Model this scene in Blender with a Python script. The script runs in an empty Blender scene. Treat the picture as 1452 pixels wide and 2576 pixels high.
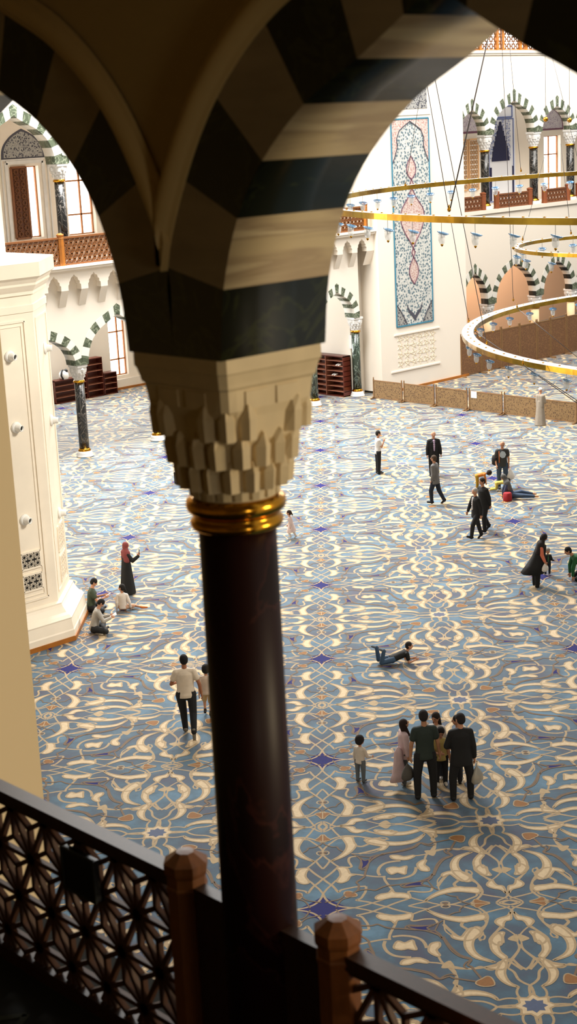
import bpy, bmesh, math, random
from mathutils import Vector, Matrix
from mathutils.geometry import tessellate_polygon
random.seed(7)
C = bpy.context.scene.collection
PI = math.pi
EYE = 13.6            # camera height above the prayer hall floor
AZ = 0.8162           # azimuth of the view from the X axis
VIEW = Vector((math.cos(AZ), math.sin(AZ), 0))

# ------------------------------------------------------------------ mesh builder
class MB:
    def __init__(s): s.v = []; s.f = []; s.m = []; s.sm = []
    def add(s, vs, fs, m=0, smooth=False):
        o = len(s.v); s.v.extend([tuple(v) for v in vs])
        for f in fs: s.f.append(tuple(i+o for i in f)); s.m.append(m); s.sm.append(smooth)
    def box(s, x0, x1, y0, y1, z0, z1, m=0):
        s.add([(x0,y0,z0),(x1,y0,z0),(x1,y1,z0),(x0,y1,z0),(x0,y0,z1),(x1,y0,z1),(x1,y1,z1),(x0,y1,z1)],
              [(0,3,2,1),(4,5,6,7),(0,1,5,4),(1,2,6,5),(2,3,7,6),(3,0,4,7)], m)
    def loft(s, rings, m=0, smooth=True, cap=True, closed=True):
        n = len(rings[0]); vs = [p for r in rings for p in r]; fs = []
        for k in range(len(rings)-1):
            for i in range(n if closed else n-1):
                j = (i+1) % n; fs.append((k*n+i, k*n+j, (k+1)*n+j, (k+1)*n+i))
        s.add(vs, fs, m, smooth)
        if cap and closed:
            s.add(rings[0], [tuple(range(n))[::-1]], m); s.add(rings[-1], [tuple(range(n))], m)
    def lathe(s, prof, c=(0,0,0), n=24, m=0, smooth=True, cap=True, ax=None):
        M = Matrix.Identity(3)
        if ax is not None: M = Vector((0,0,1)).rotation_difference(Vector(ax)).to_matrix()
        rings = []
        for r, z in prof:
            rings.append([tuple(Vector(c) + M @ Vector((r*math.cos(2*PI*i/n), r*math.sin(2*PI*i/n), z))) for i in range(n)])
        s.loft(rings, m, smooth, cap)
    def tube(s, pts, r, n=8, m=0, smooth=True):
        pts = [Vector(p) for p in pts]; rings = []; rr = r if isinstance(r, (list, tuple)) else [r]*len(pts)
        up = Vector((0,0,1)); side = None
        for k, p in enumerate(pts):
            t = (pts[min(k+1,len(pts)-1)] - pts[max(k-1,0)]).normalized()
            if side is None:
                side = t.cross(up)
                if side.length < 1e-3: side = t.cross(Vector((1,0,0)))
            side = (side - t*side.dot(t)).normalized(); w = side.cross(t)
            rings.append([tuple(p + (side*math.cos(2*PI*i/n) + w*math.sin(2*PI*i/n))*rr[k]) for i in range(n)])
        s.loft(rings, m, smooth)
    def bar(s, a, b, w, nrm, t, m=0):
        """flat bar from a to b, width w, thickness t along nrm"""
        a = Vector(a); b = Vector(b); nrm = Vector(nrm); d = (b-a).normalized(); q = d.cross(nrm).normalized()*w/2; h = nrm*t/2
        s.add([a-q-h,a+q-h,b+q-h,b-q-h,a-q+h,a+q+h,b+q+h,b-q+h],
              [(0,3,2,1),(4,5,6,7),(0,1,5,4),(1,2,6,5),(2,3,7,6),(3,0,4,7)], m)
    def poly(s, pts, ext, m=0):
        """extrude planar polygon pts by vector ext"""
        ext = Vector(ext); n = len(pts); a = [Vector(p) for p in pts]
        tris = tessellate_polygon([a])
        s.add(a, [tuple(t) for t in tris], m); s.add([p+ext for p in a], [tuple(t)[::-1] for t in tris], m)
        s.add(a+[p+ext for p in a], [(i,(i+1)%n,(i+1)%n+n,i+n) for i in range(n)], m)
    def flat(s, pts, m=0):
        a = [Vector(p) for p in pts]; s.add(a, [tuple(t) for t in tessellate_polygon([a])], m)
    def build(s, name, mats, parent=None, fix=True):
        me = bpy.data.meshes.new(name); me.from_pydata(s.v, [], s.f)
        mats = mats if isinstance(mats, (list, tuple)) else [mats]
        for q in mats: me.materials.append(q)
        me.polygons.foreach_set('material_index', s.m); me.polygons.foreach_set('use_smooth', s.sm)
        me.update()
        if fix:
            bm = bmesh.new(); bm.from_mesh(me); bmesh.ops.remove_doubles(bm, verts=bm.verts, dist=1e-5)
            bmesh.ops.recalc_face_normals(bm, faces=bm.faces); bm.to_mesh(me); bm.free()
        o = bpy.data.objects.new(name, me); C.objects.link(o)
        if parent is not None:
            o.parent = parent
            o.matrix_parent_inverse = Matrix.Translation(parent.location).inverted() if parent.rotation_euler.z == 0 else Matrix.Identity(4)
        return o

def tag(o, label=None, cat=None, group=None, kind=None):
    if label: o['label'] = label
    if cat: o['category'] = cat
    if group: o['group'] = group
    if kind: o['kind'] = kind
    return o
def struct(name, mb, mats): return tag(mb.build(name, mats), kind='structure')
def empty(name, loc, label, cat, group=None):
    o = bpy.data.objects.new(name, None); C.objects.link(o); o.location = loc; o.empty_display_size = .1
    return tag(o, label, cat, group)
def copy_tree(o, parent=None):
    c = o.copy(); C.objects.link(c)
    if parent is not None: c.parent = parent
    for ch in list(o.children): copy_tree(ch, c)
    return c

# ------------------------------------------------------------------ materials
def rgb(h):
    f = lambda c: c/12.92 if c <= .04045 else ((c+.055)/1.055)**2.4
    return tuple(f(int(h[i:i+2],16)/255) for i in (0,2,4)) + (1,)
def mat(name, col, rough=.6, metal=0, var=.0, vscale=3, bump=0, bscale=40, spec=.5, sheen=0, coat=0, emit=0, stretch=None):
    m = bpy.data.materials.new(name); m.use_nodes = True; nt = m.node_tree; b = nt.nodes['Principled BSDF']
    c = rgb(col) if isinstance(col, str) else col
    b.inputs['Base Color'].default_value = c; b.inputs['Roughness'].default_value = rough; b.inputs['Metallic'].default_value = metal
    b.inputs['Specular IOR Level'].default_value = spec; b.inputs['Sheen Weight'].default_value = sheen; b.inputs['Coat Weight'].default_value = coat
    if emit: b.inputs['Emission Color'].default_value = c; b.inputs['Emission Strength'].default_value = emit
    if var or bump:
        tc = nt.nodes.new('ShaderNodeTexCoord'); mp = nt.nodes.new('ShaderNodeMapping'); nt.links.new(tc.outputs['Object'], mp.inputs[0])
        if stretch: mp.inputs['Scale'].default_value = stretch
    if var:
        n = nt.nodes.new('ShaderNodeTexNoise'); n.inputs['Scale'].default_value = vscale; n.inputs['Detail'].default_value = 6
        nt.links.new(mp.outputs[0], n.inputs['Vector'])
        r = nt.nodes.new('ShaderNodeValToRGB'); r.color_ramp.elements[0].position = .3; r.color_ramp.elements[1].position = .7
        r.color_ramp.elements[0].color = tuple(x*(1-var) for x in c[:3])+(1,); r.color_ramp.elements[1].color = tuple(min(1,x*(1+var)) for x in c[:3])+(1,)
        nt.links.new(n.outputs['Fac'], r.inputs[0]); nt.links.new(r.outputs[0], b.inputs['Base Color'])
    if bump:
        n = nt.nodes.new('ShaderNodeTexNoise'); n.inputs['Scale'].default_value = bscale; n.inputs['Detail'].default_value = 3
        nt.links.new(mp.outputs[0], n.inputs['Vector']); bp = nt.nodes.new('ShaderNodeBump'); bp.inputs['Strength'].default_value = bump
        nt.links.new(n.outputs['Fac'], bp.inputs['Height']); nt.links.new(bp.outputs[0], b.inputs['Normal'])
    return m
def marble(name, base, vein, scale=2.0, rough=.25, width=.06, stretch=(1,1,1), distort=2.5, coat=.3, mix2=None):
    m = bpy.data.materials.new(name); m.use_nodes = True; nt = m.node_tree; b = nt.nodes['Principled BSDF']
    b.inputs['Roughness'].default_value = rough; b.inputs['Coat Weight'].default_value = coat; b.inputs['Coat Roughness'].default_value = .2
    tc = nt.nodes.new('ShaderNodeTexCoord'); mp = nt.nodes.new('ShaderNodeMapping'); mp.inputs['Scale'].default_value = stretch
    nt.links.new(tc.outputs['Object'], mp.inputs[0])
    n = nt.nodes.new('ShaderNodeTexNoise'); n.inputs['Scale'].default_value = scale; n.inputs['Detail'].default_value = 8; n.inputs['Distortion'].default_value = distort
    nt.links.new(mp.outputs[0], n.inputs['Vector'])
    r = nt.nodes.new('ShaderNodeValToRGB'); e = r.color_ramp.elements
    e[0].position = 0; e[0].color = rgb(base); e[1].position = 1; e[1].color = rgb(mix2 or base)
    for p, cc in ((.5-width, base), (.5, vein), (.5+width, mix2 or base)):
        q = e.new(p); q.color = rgb(cc)
    nt.links.new(n.outputs['Fac'], r.inputs[0]); nt.links.new(r.outputs[0], b.inputs['Base Color'])
    return m
def tiles(name, ground, blob, line, scale=4.0, blob2=None):
    """painted floral tile: round blossoms and curling stems on a pale glaze"""
    m = bpy.data.materials.new(name); m.use_nodes = True; nt = m.node_tree; b = nt.nodes['Principled BSDF']; b.inputs['Roughness'].default_value = .35
    L = nt.links.new; tc = nt.nodes.new('ShaderNodeTexCoord')
    v = nt.nodes.new('ShaderNodeTexVoronoi'); v.inputs['Scale'].default_value = scale; v.inputs['Randomness'].default_value = .8; L(tc.outputs['Object'], v.inputs['Vector'])
    r = nt.nodes.new('ShaderNodeValToRGB'); r.color_ramp.interpolation = 'CONSTANT'; e = r.color_ramp.elements
    e[0].position = 0; e[0].color = (1,1,1,1); e[1].position = .38; e[1].color = (0,0,0,1); L(v.outputs['Distance'], r.inputs[0])
    n = nt.nodes.new('ShaderNodeTexNoise'); n.inputs['Scale'].default_value = scale*1.6; n.inputs['Detail'].default_value = 1; n.inputs['Distortion'].default_value = 1.6; L(tc.outputs['Object'], n.inputs['Vector'])
    r2 = nt.nodes.new('ShaderNodeValToRGB'); e = r2.color_ramp.elements; e[0].position = .40; e[0].color = (0,0,0,1); e[1].position = .62; e[1].color = (0,0,0,1)
    q = e.new(.46); q.color = (1,1,1,1); q = e.new(.50); q.color = (0,0,0,1); q = e.new(.56); q.color = (.9,.9,.9,1)
    L(n.outputs['Fac'], r2.inputs[0])
    a = nt.nodes.new('ShaderNodeMixRGB'); a.inputs[1].default_value = rgb(ground); a.inputs[2].default_value = rgb(line); L(r2.outputs[0], a.inputs[0])
    c = nt.nodes.new('ShaderNodeMixRGB'); c.inputs[2].default_value = rgb(blob); L(a.outputs[0], c.inputs[1]); L(r.outputs[0], c.inputs[0])
    L(c.outputs[0], b.inputs['Base Color'])
    return m
def glass(name, col, alpha=.5, rough=.05):
    m = bpy.data.materials.new(name); m.use_nodes = True; nt = m.node_tree; L = nt.links.new
    b = nt.nodes['Principled BSDF']; b.inputs['Base Color'].default_value = rgb(col); b.inputs['Roughness'].default_value = rough
    t = nt.nodes.new('ShaderNodeBsdfTransparent'); x = nt.nodes.new('ShaderNodeMixShader'); x.inputs[0].default_value = alpha
    L(t.outputs[0], x.inputs[1]); L(b.outputs[0], x.inputs[2]); L(x.outputs[0], nt.nodes['Material Output'].inputs['Surface'])
    return m

M = {}
M['plaster'] = mat('cream_plaster', 'E8DECF', .8, bump=.05, bscale=6)
M['plaster2'] = mat('cream_stone', 'F3E7D3', .6, var=.04, vscale=1.5)
M['warm_plaster'] = mat('warm_plaster', 'FCE2B4', .85)
M['peach'] = mat('peach_plaster', 'FBCDA6', .85)
M['spandrel'] = mat('tan_plaster', 'B79F6C', .9, bump=.3, bscale=120)
M['dark_marble'] = marble('dark_green_marble', '1A1E16', '33381F', 2.2, .3, .03, (1,1,1), 1.6, .25, '20241A')
M['cream_marble'] = marble('cream_streaked_marble', 'D9C6A0', 'B39C7C', 1.3, .4, .12, (.5,1.5,8), .8, .1, 'D0BB93')
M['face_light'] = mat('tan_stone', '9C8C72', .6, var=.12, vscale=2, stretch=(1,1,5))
M['capital'] = mat('carved_stone', 'D6C29C', .6, var=.06, vscale=8)
M['gold'] = mat('polished_gold', 'D79A2E', .18, 1, var=.1, vscale=4)
M['red_marble'] = marble('dark_red_marble', '1C0A09', '3A1C17', 1.6, .42, .02, (1,1,.5), 2, .0, '240E0D')
M['red_marble'].node_tree.nodes['Principled BSDF'].inputs['Specular IOR Level'].default_value = .22
M['black_marble'] = marble('black_veined_marble', '1B1B1A', '8A827A', 2.2, .25, .022, (1,1,.7), 2.5, .4)
M['green_marble'] = marble('green_column_marble', '243028', '8FA092', 1.5, .25, .02, (1,1,.6), 2.5, .4, '2E3B30')
M['wood_dark'] = mat('dark_walnut', '3A2010', .45, var=.2, vscale=5, stretch=(6,6,1))
M['wood'] = mat('carved_brown_wood', '7B4A22', .5, var=.15, vscale=5, stretch=(6,6,1))
M['wood_mid'] = mat('screen_wood', '7D5C38', .6, var=.12, vscale=9)
M['wood_orange'] = mat('orange_oak', 'A5641F', .45, var=.1, vscale=5)
M['mahogany'] = mat('mahogany', '5A2416', .35, var=.15, vscale=4)
M['mahogany_edge'] = mat('mahogany_edge', '9A6048', .4)
M['black'] = mat('deep_black', '060606', .7)
M['black_plastic'] = mat('black_plastic', '101010', .4)
M['white'] = mat('white_paint', 'F2F0EA', .5)
M['grey_stone'] = mat('grey_white_marble', 'DAD8D4', .4, var=.08, vscale=2)
M['arch_green'] = marble('grey_green_voussoir', '56604C', 'A0A68E', 2, .4, .03, (1,1,1), 2, .1, '49523F')
M['arch_white'] = mat('white_voussoir', 'E6E2D8', .5, var=.05, vscale=2)
M['arch_black'] = mat('charcoal_voussoir', '23241F', .4, var=.1, vscale=2)
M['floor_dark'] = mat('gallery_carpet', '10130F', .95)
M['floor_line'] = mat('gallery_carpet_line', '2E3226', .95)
M['gl'] = mat('daylight_glass', 'FFFFFF', .3, emit=3)
M['navy'] = mat('navy_glaze', '121640', .5)
M['blue'] = mat('cobalt_glaze', '5A6DA8', .5)
M['tile_floral'] = tiles('floral_tile', 'DFDDD4', '64777F', '8A9092', 6.4)
M['tile_pink'] = tiles('pink_floral_tile', 'DCCDC4', 'B58F86', 'A98880', 8)
M['tile_grey'] = tiles('lilac_floral_tile', 'D5CFD2', 'A598AB', '8F8494', 7)
M['tile_dark'] = tiles('dark_floral_tile', 'B4B2AA', '2E3040', '4A4C58', 10)
M['tile_blue'] = tiles('blue_floral_tile', 'E1E2E4', '5C6DA5', '7F8CB6', 7)
M['teal'] = mat('teal_border', '3E7C93', .4)
M['plum'] = mat('plum_border', '6E4358', .4)
M['slate'] = mat('slate_border', '4A4A55', .4)
M['relief'] = mat('relief_line', 'E8DABF', .7)
M['brass'] = mat('mirror_brass', 'E2A83E', .12, 1, var=.6, vscale=1.1)  # noise in the colour paints patchy mirror reflections on the rings
M['ringtop'] = mat('pale_ring_top', 'EFE2DA', .3, var=.06, vscale=6)
M['cable'] = mat('steel_cable', '5A5556', .5)
M['lampglass'] = glass('clear_lamp_glass', 'EDF1F2', .42)
M['lampblue'] = glass('blue_lamp_glass', '5C98C6', .65)
M['rope'] = mat('thin_wire', '777370', .5)

# ------------------------------------------------------------------ carpet
def carpet_mats():
    m = bpy.data.materials.new('blue_carpet'); m.use_nodes = True; nt = m.node_tree; L = nt.links.new; b = nt.nodes['Principled BSDF']
    tc = nt.nodes.new('ShaderNodeTexCoord'); n = nt.nodes.new('ShaderNodeTexNoise'); n.inputs['Scale'].default_value = .9; n.inputs['Detail'].default_value = 7; n.inputs['Roughness'].default_value = .6
    L(tc.outputs['Object'], n.inputs['Vector'])
    r = nt.nodes.new('ShaderNodeValToRGB'); e = r.color_ramp.elements
    e[0].position = .34; e[0].color = rgb('20294A'); e[1].position = .68; e[1].color = rgb('42708C')
    q = e.new(.46); q.color = rgb('1C4058'); q = e.new(.57); q.color = rgb('28566F')
    L(n.outputs['Fac'], r.inputs[0]); L(r.outputs[0], b.inputs['Base Color'])
    out = [m]
    def cm(nm, c):
        return mat(nm, c, .9, var=.1, vscale=14)
    out += [cm('carpet_tan', 'A38A64'), cm('carpet_cream', 'C9B18B'), cm('carpet_gold', '845208'), cm('carpet_brown', '6A5238'), cm('carpet_navy', '161860'), cm('carpet_tan_edge', 'A98F66'), cm('carpet_slate', '34466A')]
    for q in out:
        bb = q.node_tree.nodes['Principled BSDF']; bb.inputs['Roughness'].default_value = .82
        bb.inputs['Sheen Weight'].default_value = SHEEN; bb.inputs['Sheen Roughness'].default_value = .32; bb.inputs['Specular IOR Level'].default_value = .6
        bb.inputs['Sheen Tint'].default_value = (1,.94,.85,1)
    for q in (out[3], out[4]): q.node_tree.nodes['Principled BSDF'].inputs['Sheen Weight'].default_value = .12
    out[5].node_tree.nodes['Principled BSDF'].inputs['Sheen Weight'].default_value = .08; out[5].node_tree.nodes['Principled BSDF'].inputs['Specular IOR Level'].default_value = .2
    return out
CARPET=[('t',78,[(0,84),(8,51),(25,24),(45,11),(67,3),(79,-1)]),
('t',78,[(0,84),(11,111),(22,131),(33,152),(41,164)]),
('t',90,[(0,170),(12,149),(26,128),(35,107),(42,90),(50,102),(69,110),(91,117),(118,119)]),
('t',90,[(0,170),(13,187),(27,209),(38,229),(46,233)]),
('t',78,[(1,314),(10,295),(20,279),(33,256),(46,237)]),
('t',78,[(20,279),(12,255),(0,229)]),
('t',78,[(1,314),(1,345),(12,371),(27,394),(42,415),(55,417)]),
('t',78,[(1,521),(13,495),(1,471)]),
('t',78,[(55,421),(38,458),(28,485),(21,498)]),
('t',78,[(1,464),(14,473),(29,492),(47,502),(65,502)]),
('c',0,[(58,420),(65,394),(70,365),(62,331),(45,301),(23,275),(42,286),(62,303),(82,329),(97,366),(92,389),(87,421),(72,429)]),
('t',78,[(87,424),(110,426),(133,408)]),
('t',110,[(97,366),(114,361),(135,376)]),
('c',0,[(127,392),(144,407),(167,402),(187,384),(190,359),(176,334),(159,333),(171,354),(154,365),(135,376)]),
('t',78,[(133,408),(159,412),(179,401),(195,403)]),
('t',50,[(82,318),(113,316),(141,318),(171,335)]),
('c',0,[(40,161),(49,187),(46,216),(39,234),(60,236),(71,220),(76,196),(93,189),(76,179),(69,156),(53,143),(41,147)]),
('t',90,[(76,193),(96,189),(120,181),(150,172),(175,170)]),
('b2',90,[(60,236),(76,233),(81,241),(74,268),(77,293),(96,300)]),
('n',0,[(107,290),(119,271),(129,276),(133,264),(125,240),(113,223),(108,227),(111,247),(109,272)]),
('b',60,[(84,314),(98,300),(109,272),(105,242),(103,224),(116,214),(126,234),(134,264),(155,293),(175,307),(212,316),(241,326),(268,343),(284,367),(297,356),(314,349),(326,357)]),
('b',50,[(96,303),(118,296),(138,291),(155,302),(178,308)]),
('b',80,[(128,240),(119,199),(116,176),(106,159),(93,143),(99,125),(95,97),(79,79)]),
('n',0,[(136,273),(152,294),(178,306),(155,302),(138,290)]),
('g',0,[(59,89),(72,93),(90,78),(92,64),(79,59),(63,60),(58,72)]),
('b',60,[(79,62),(52,47),(41,24),(35,5)]),
('g',0,[(1,448),(13,427),(24,411),(13,403),(6,405),(1,391)]),
('b',60,[(1,396),(8,379),(28,364),(41,363),(46,348),(58,332)]),
('t',50,[(1,329),(8,340),(17,333),(16,321),(8,316),(1,328)]),
('n',0,[(6,333),(10,330),(8,323),(4,327)]),
('c',0,[(50,496),(71,486),(85,459),(105,450),(129,466),(111,471),(97,478),(90,493)]),
('t',60,[(129,466),(147,480),(165,491),(177,496)]),
('t2',0,[(168,499),(176,483),(191,472),(202,488),(204,498)]),
('t',90,[(129,466),(146,451),(166,438),(192,426),(221,427),(247,431),(274,449),(296,463),(339,490)]),
('c',0,[(161,454),(181,459),(216,453),(219,443),(203,431),(180,430),(166,443)]),
('t',60,[(206,495),(236,495),(265,482),(296,463)]),
('t',78,[(501,218),(491,252),(469,296),(455,331)]),
('t',90,[(502,340),(488,323),(478,301),(473,287)]),
('t',90,[(505,463),(502,417),(487,399),(475,380),(469,349),(457,331)]),
('c',0,[(472,416),(451,408),(433,384),(425,353),(432,327),(448,292),(461,287),(453,319),(446,357),(453,395)]),
('t',80,[(429,330),(410,335),(391,318),(372,325),(338,325),(317,317)]),
('t',80,[(467,287),(450,285),(432,259),(425,229),(429,188),(447,151),(468,115),(479,92)]),
('c',0,[(447,285),(428,247),(426,211),(436,178),(453,157),(467,156),(461,179),(459,209),(450,201),(445,222),(447,252),(460,278)]),
('c',0,[(429,301),(400,289),(376,270),(361,228),(363,187),(376,151),(396,123),(410,131),(407,154),(390,179),(381,209),(383,245),(398,274)]),
('t',90,[(409,148),(422,119),(432,84),(432,56),(415,24),(392,-1)]),
('t',60,[(398,181),(410,189),(416,171),(407,154)]),
('t',120,[(370,177),(348,170),(329,137),(315,104)]),
('g',0,[(371,398),(388,410),(415,405),(412,373),(401,364),(387,375),(374,385)]),
('b',80,[(387,375),(374,338),(368,319),(359,308),(370,282),(344,260),(324,219),(309,167)]),
('t',78,[(475,472),(466,456),(465,436),(472,416)]),
('c',0,[(194,296),(214,297),(233,287),(259,294),(261,284),(241,268),(218,269),(199,277)]),
('t',110,[(221,263),(195,259),(175,249),(161,229),(155,202),(159,179)]),
('t',80,[(265,290),(293,297),(311,311)]),
('c',0,[(181,218),(199,226),(216,221),(236,229),(233,202),(229,179),(209,192),(192,182),(182,200)]),
('t2',0,[(293,319),(309,321),(326,317),(318,286),(304,293),(297,303)]),
('t',100,[(312,318),(326,354),(325,386),(318,412),(306,439),(295,453)]),
('c',0,[(295,450),(316,455),(335,444),(330,418),(323,399),(319,425),(303,436)])]
SHEEN = .85
CO = (17.36856, 18.08392); CS = 4.69336
def catmull(p, n=4, closed=False):
    out = []; N = len(p)
    for i in range(N if closed else N-1):
        a = p[(i-1) % N] if closed else p[max(i-1,0)]; b = p[i]; c = p[(i+1) % N]; d = p[(i+2) % N] if closed else p[min(i+2,N-1)]
        for k in range(n):
            t = k/n; out.append(tuple(.5*((2*b[j]) + (-a[j]+c[j])*t + (2*a[j]-5*b[j]+4*c[j]-d[j])*t*t + (-a[j]+3*b[j]-3*c[j]+d[j])*t**3) for j in (0,1)))
    if not closed: out.append(tuple(p[-1]))
    return out
def stroke2d(pts, w, closed=False, taper=False):
    n = len(pts); vs = []; fs = []
    for i, p in enumerate(pts):
        a = pts[(i-1) % n] if closed else pts[max(i-1,0)]; b = pts[(i+1) % n] if closed else pts[min(i+1,n-1)]
        dx, dy = b[0]-a[0], b[1]-a[1]; l = math.hypot(dx, dy) or 1
        k = w/2
        vs += [(p[0]-dy/l*k, p[1]+dx/l*k), (p[0]+dy/l*k, p[1]-dx/l*k)]
    for i in range(n if closed else n-1):
        j = (i+1) % n; fs += [(2*i,2*i+1,2*j+1),(2*i,2*j+1,2*j)]
    return vs, fs
def build_carpet():
    mats = carpet_mats()
    layer = {'t':(1,.0008),'t2':(6,.0018),'b2':(6,.0021),'c':(2,.0024),'n':(5,.0036),'g':(3,.0039),'b':(4,.0045),'s':(7,.0042)}
    cnt = {}
    V = []; F = []; MI = []; DG = []; diag = [False]
    def put(vs, fs, key, dz=0):
        mi, z = layer[key]; cnt[key] = cnt.get(key,0)+1; z += cnt[key]*.000006; o = len(V); V.extend([(x,y,z+dz) for x,y in vs]); F.extend([tuple(i+o for i in f) for f in fs]); MI.extend([mi]*len(fs)); DG.extend([diag[0]]*len(fs))
    def poly(p, key, dz=0):
        a = [Vector((x,y,0)) for x,y in p]; put(p, [tuple(t) for t in tessellate_polygon([a])], key, dz)
    for key, w, pts in CARPET:
        p = [(x/1000, y/1000) for x, y in pts]
        diag[0] = (not w) and abs(sum(x-y for x,y in p)/len(p)) < .03
        if w: 
            vs, fs = stroke2d(catmull(p, 4), w/10000*.82); put(vs, fs, key)
        else:
            q = catmull(p, 3, True); poly(q, key)
            if key == 'c': vs, fs = stroke2d(q, .0065, True); put(vs, fs, 't', .0024)
            if key == 'n': vs, fs = stroke2d(q, .005, True); put(vs, fs, 'b', .0)
            if key == 'g': vs, fs = stroke2d(q, .0035, True); put(vs, fs, 't', .0036)
    # quarter copies: the eight mirror images about the star centre
    V8 = []; F8 = []; M8 = []
    for sx in (1,-1):
        for sy in (1,-1):
            for sw in (0,1):
                o = len(V8); flip = (sx*sy*(-1 if sw else 1)) < 0
                kz = (o//max(1,len(V)))*.00006; V8.extend([((y if sw else x)*sx, (x if sw else y)*sy, z+kz) for x,y,z in V])
                keep = [k for k in range(len(F)) if not (sw and DG[k])]
                F8.extend([tuple(i+o for i in (F[k][::-1] if flip else F[k])) for k in keep]); M8.extend([MI[k] for k in keep])
    # four-pointed navy star at the centre, eight-pointed stars at the corner
    def extra(p, key, dz=0):
        mi, z = layer[key]; o = len(V8); V8.extend([(x,y,z+dz) for x,y in p]); t = tessellate_polygon([[Vector((x,y,0)) for x,y in p]])
        F8.extend([tuple(i+o for i in f) for f in t]); M8.extend([mi]*len(t))
    q = [(0,.080),(.010,.060),(.026,.041),(.041,.026),(.060,.010),(.080,0)]
    star = []
    for k in range(4):
        a = -k*PI/2; star += [(x*math.cos(a)-y*math.sin(a), x*math.sin(a)+y*math.cos(a)) for x,y in q[:-1]]
    extra(star, 'n', -.0033)
    for cx in (.5,-.5):
        for cy in (.5,-.5):
            def st(r1, r2): return [(cx+(r1 if i%2==0 else r2)*math.cos(PI*i/8), cy+(r1 if i%2==0 else r2)*math.sin(PI*i/8)) for i in range(16)]
            extra([(min(.5,max(-.5,x)),min(.5,max(-.5,y))) for x,y in st(.056,.040)], 't', .0016)
            extra([(min(.5,max(-.5,x)),min(.5,max(-.5,y))) for x,y in st(.046,.034)], 'c', .0012)
            extra([(min(.5,max(-.5,x)),min(.5,max(-.5,y))) for x,y in st(.031,.022)], 's', .0003)
    # lay the tiles
    c45 = CS
    verts = []; faces = []; mi = []
    right, away = Vector((1,-1,0)).normalized(), Vector((1,1,0)).normalized()
    for u in range(-5, 9):
        for v in range(-3, 16):
            cx, cy = CO[0]+c45*(u+v), CO[1]+c45*(v-u)
            # keep the tiles of the hall the photo can look at, with a margin
            rel = Vector((cx, cy, 0)); d = rel.dot(VIEW); l = rel.dot(Vector((VIEW.y, -VIEW.x, 0)))
            if d < 12 or abs(l - .02*d) > .20*d + 7 or d > 92: continue
            if cx < 6: continue
            o = len(verts)
            verts.extend([(cx+c45*(x+y), cy+c45*(y-x), z) for x,y,z in V8])
            faces.extend([(a+o,b+o,c+o) for a,b,c in F8]); mi.extend(M8)
    o = len(verts); verts.extend([(5.3,-12,0),(96,-12,0),(96,72,0),(5.3,72,0)]); faces.append((o,o+1,o+2)); faces.append((o,o+2,o+3)); mi.extend([0,0])
    me = bpy.data.meshes.new('floor'); me.from_pydata(verts, [], faces)
    for q in mats: me.materials.append(q)
    me.polygons.foreach_set('material_index', mi); me.update()
    ob = bpy.data.objects.new('floor', me); C.objects.link(ob); ob['kind'] = 'structure'
    return ob
build_carpet()
# ------------------------------------------------------------------ arches
class Frame:
    """wall frame: s runs along the wall, d into the wall, z up"""
    def __init__(s, o, a, d): s.o = Vector(o); s.a = Vector(a); s.d = Vector(d)
    def __call__(s, u, d, z): return s.o + s.a*u + s.d*d + Vector((0,0,z))
def interp(c, t):
    t = max(0, min(len(c)-1, t)); i = min(int(t), len(c)-2); k = t-i
    q = [c[max(i-1,0)], c[i], c[i+1], c[min(i+2,len(c)-1)]]
    return tuple(.5*((2*q[1][j]) + (-q[0][j]+q[2][j])*k + (2*q[0][j]-5*q[1][j]+4*q[2][j]-q[3][j])*k*k + (-q[0][j]+3*q[1][j]-3*q[2][j]+q[3][j])*k**3) for j in (0,1))
ARC_I = [(0,0),(.045,.327),(.1645,.643),(.343,.887),(.61,1.109),(.92,1.270),(1.171,1.415),(1.326,1.515)]
ARC_E = [(-.338,.13),(-.338,.415),(-.168,.805),(.075,1.156),(.405,1.437),(.80,1.635),(1.12,1.80),(1.326,1.93)]
def arch_curves(hs, ri, ea, re):
    I = lambda t: (interp(ARC_I,t)[0]/1.326*hs, interp(ARC_I,t)[1]/1.515*ri)
    def E(t):
        s, z = interp(ARC_E, t)
        return (-ea + (s+.338)/1.664*(hs+ea), z/1.93*re)
    return I, E
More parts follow.
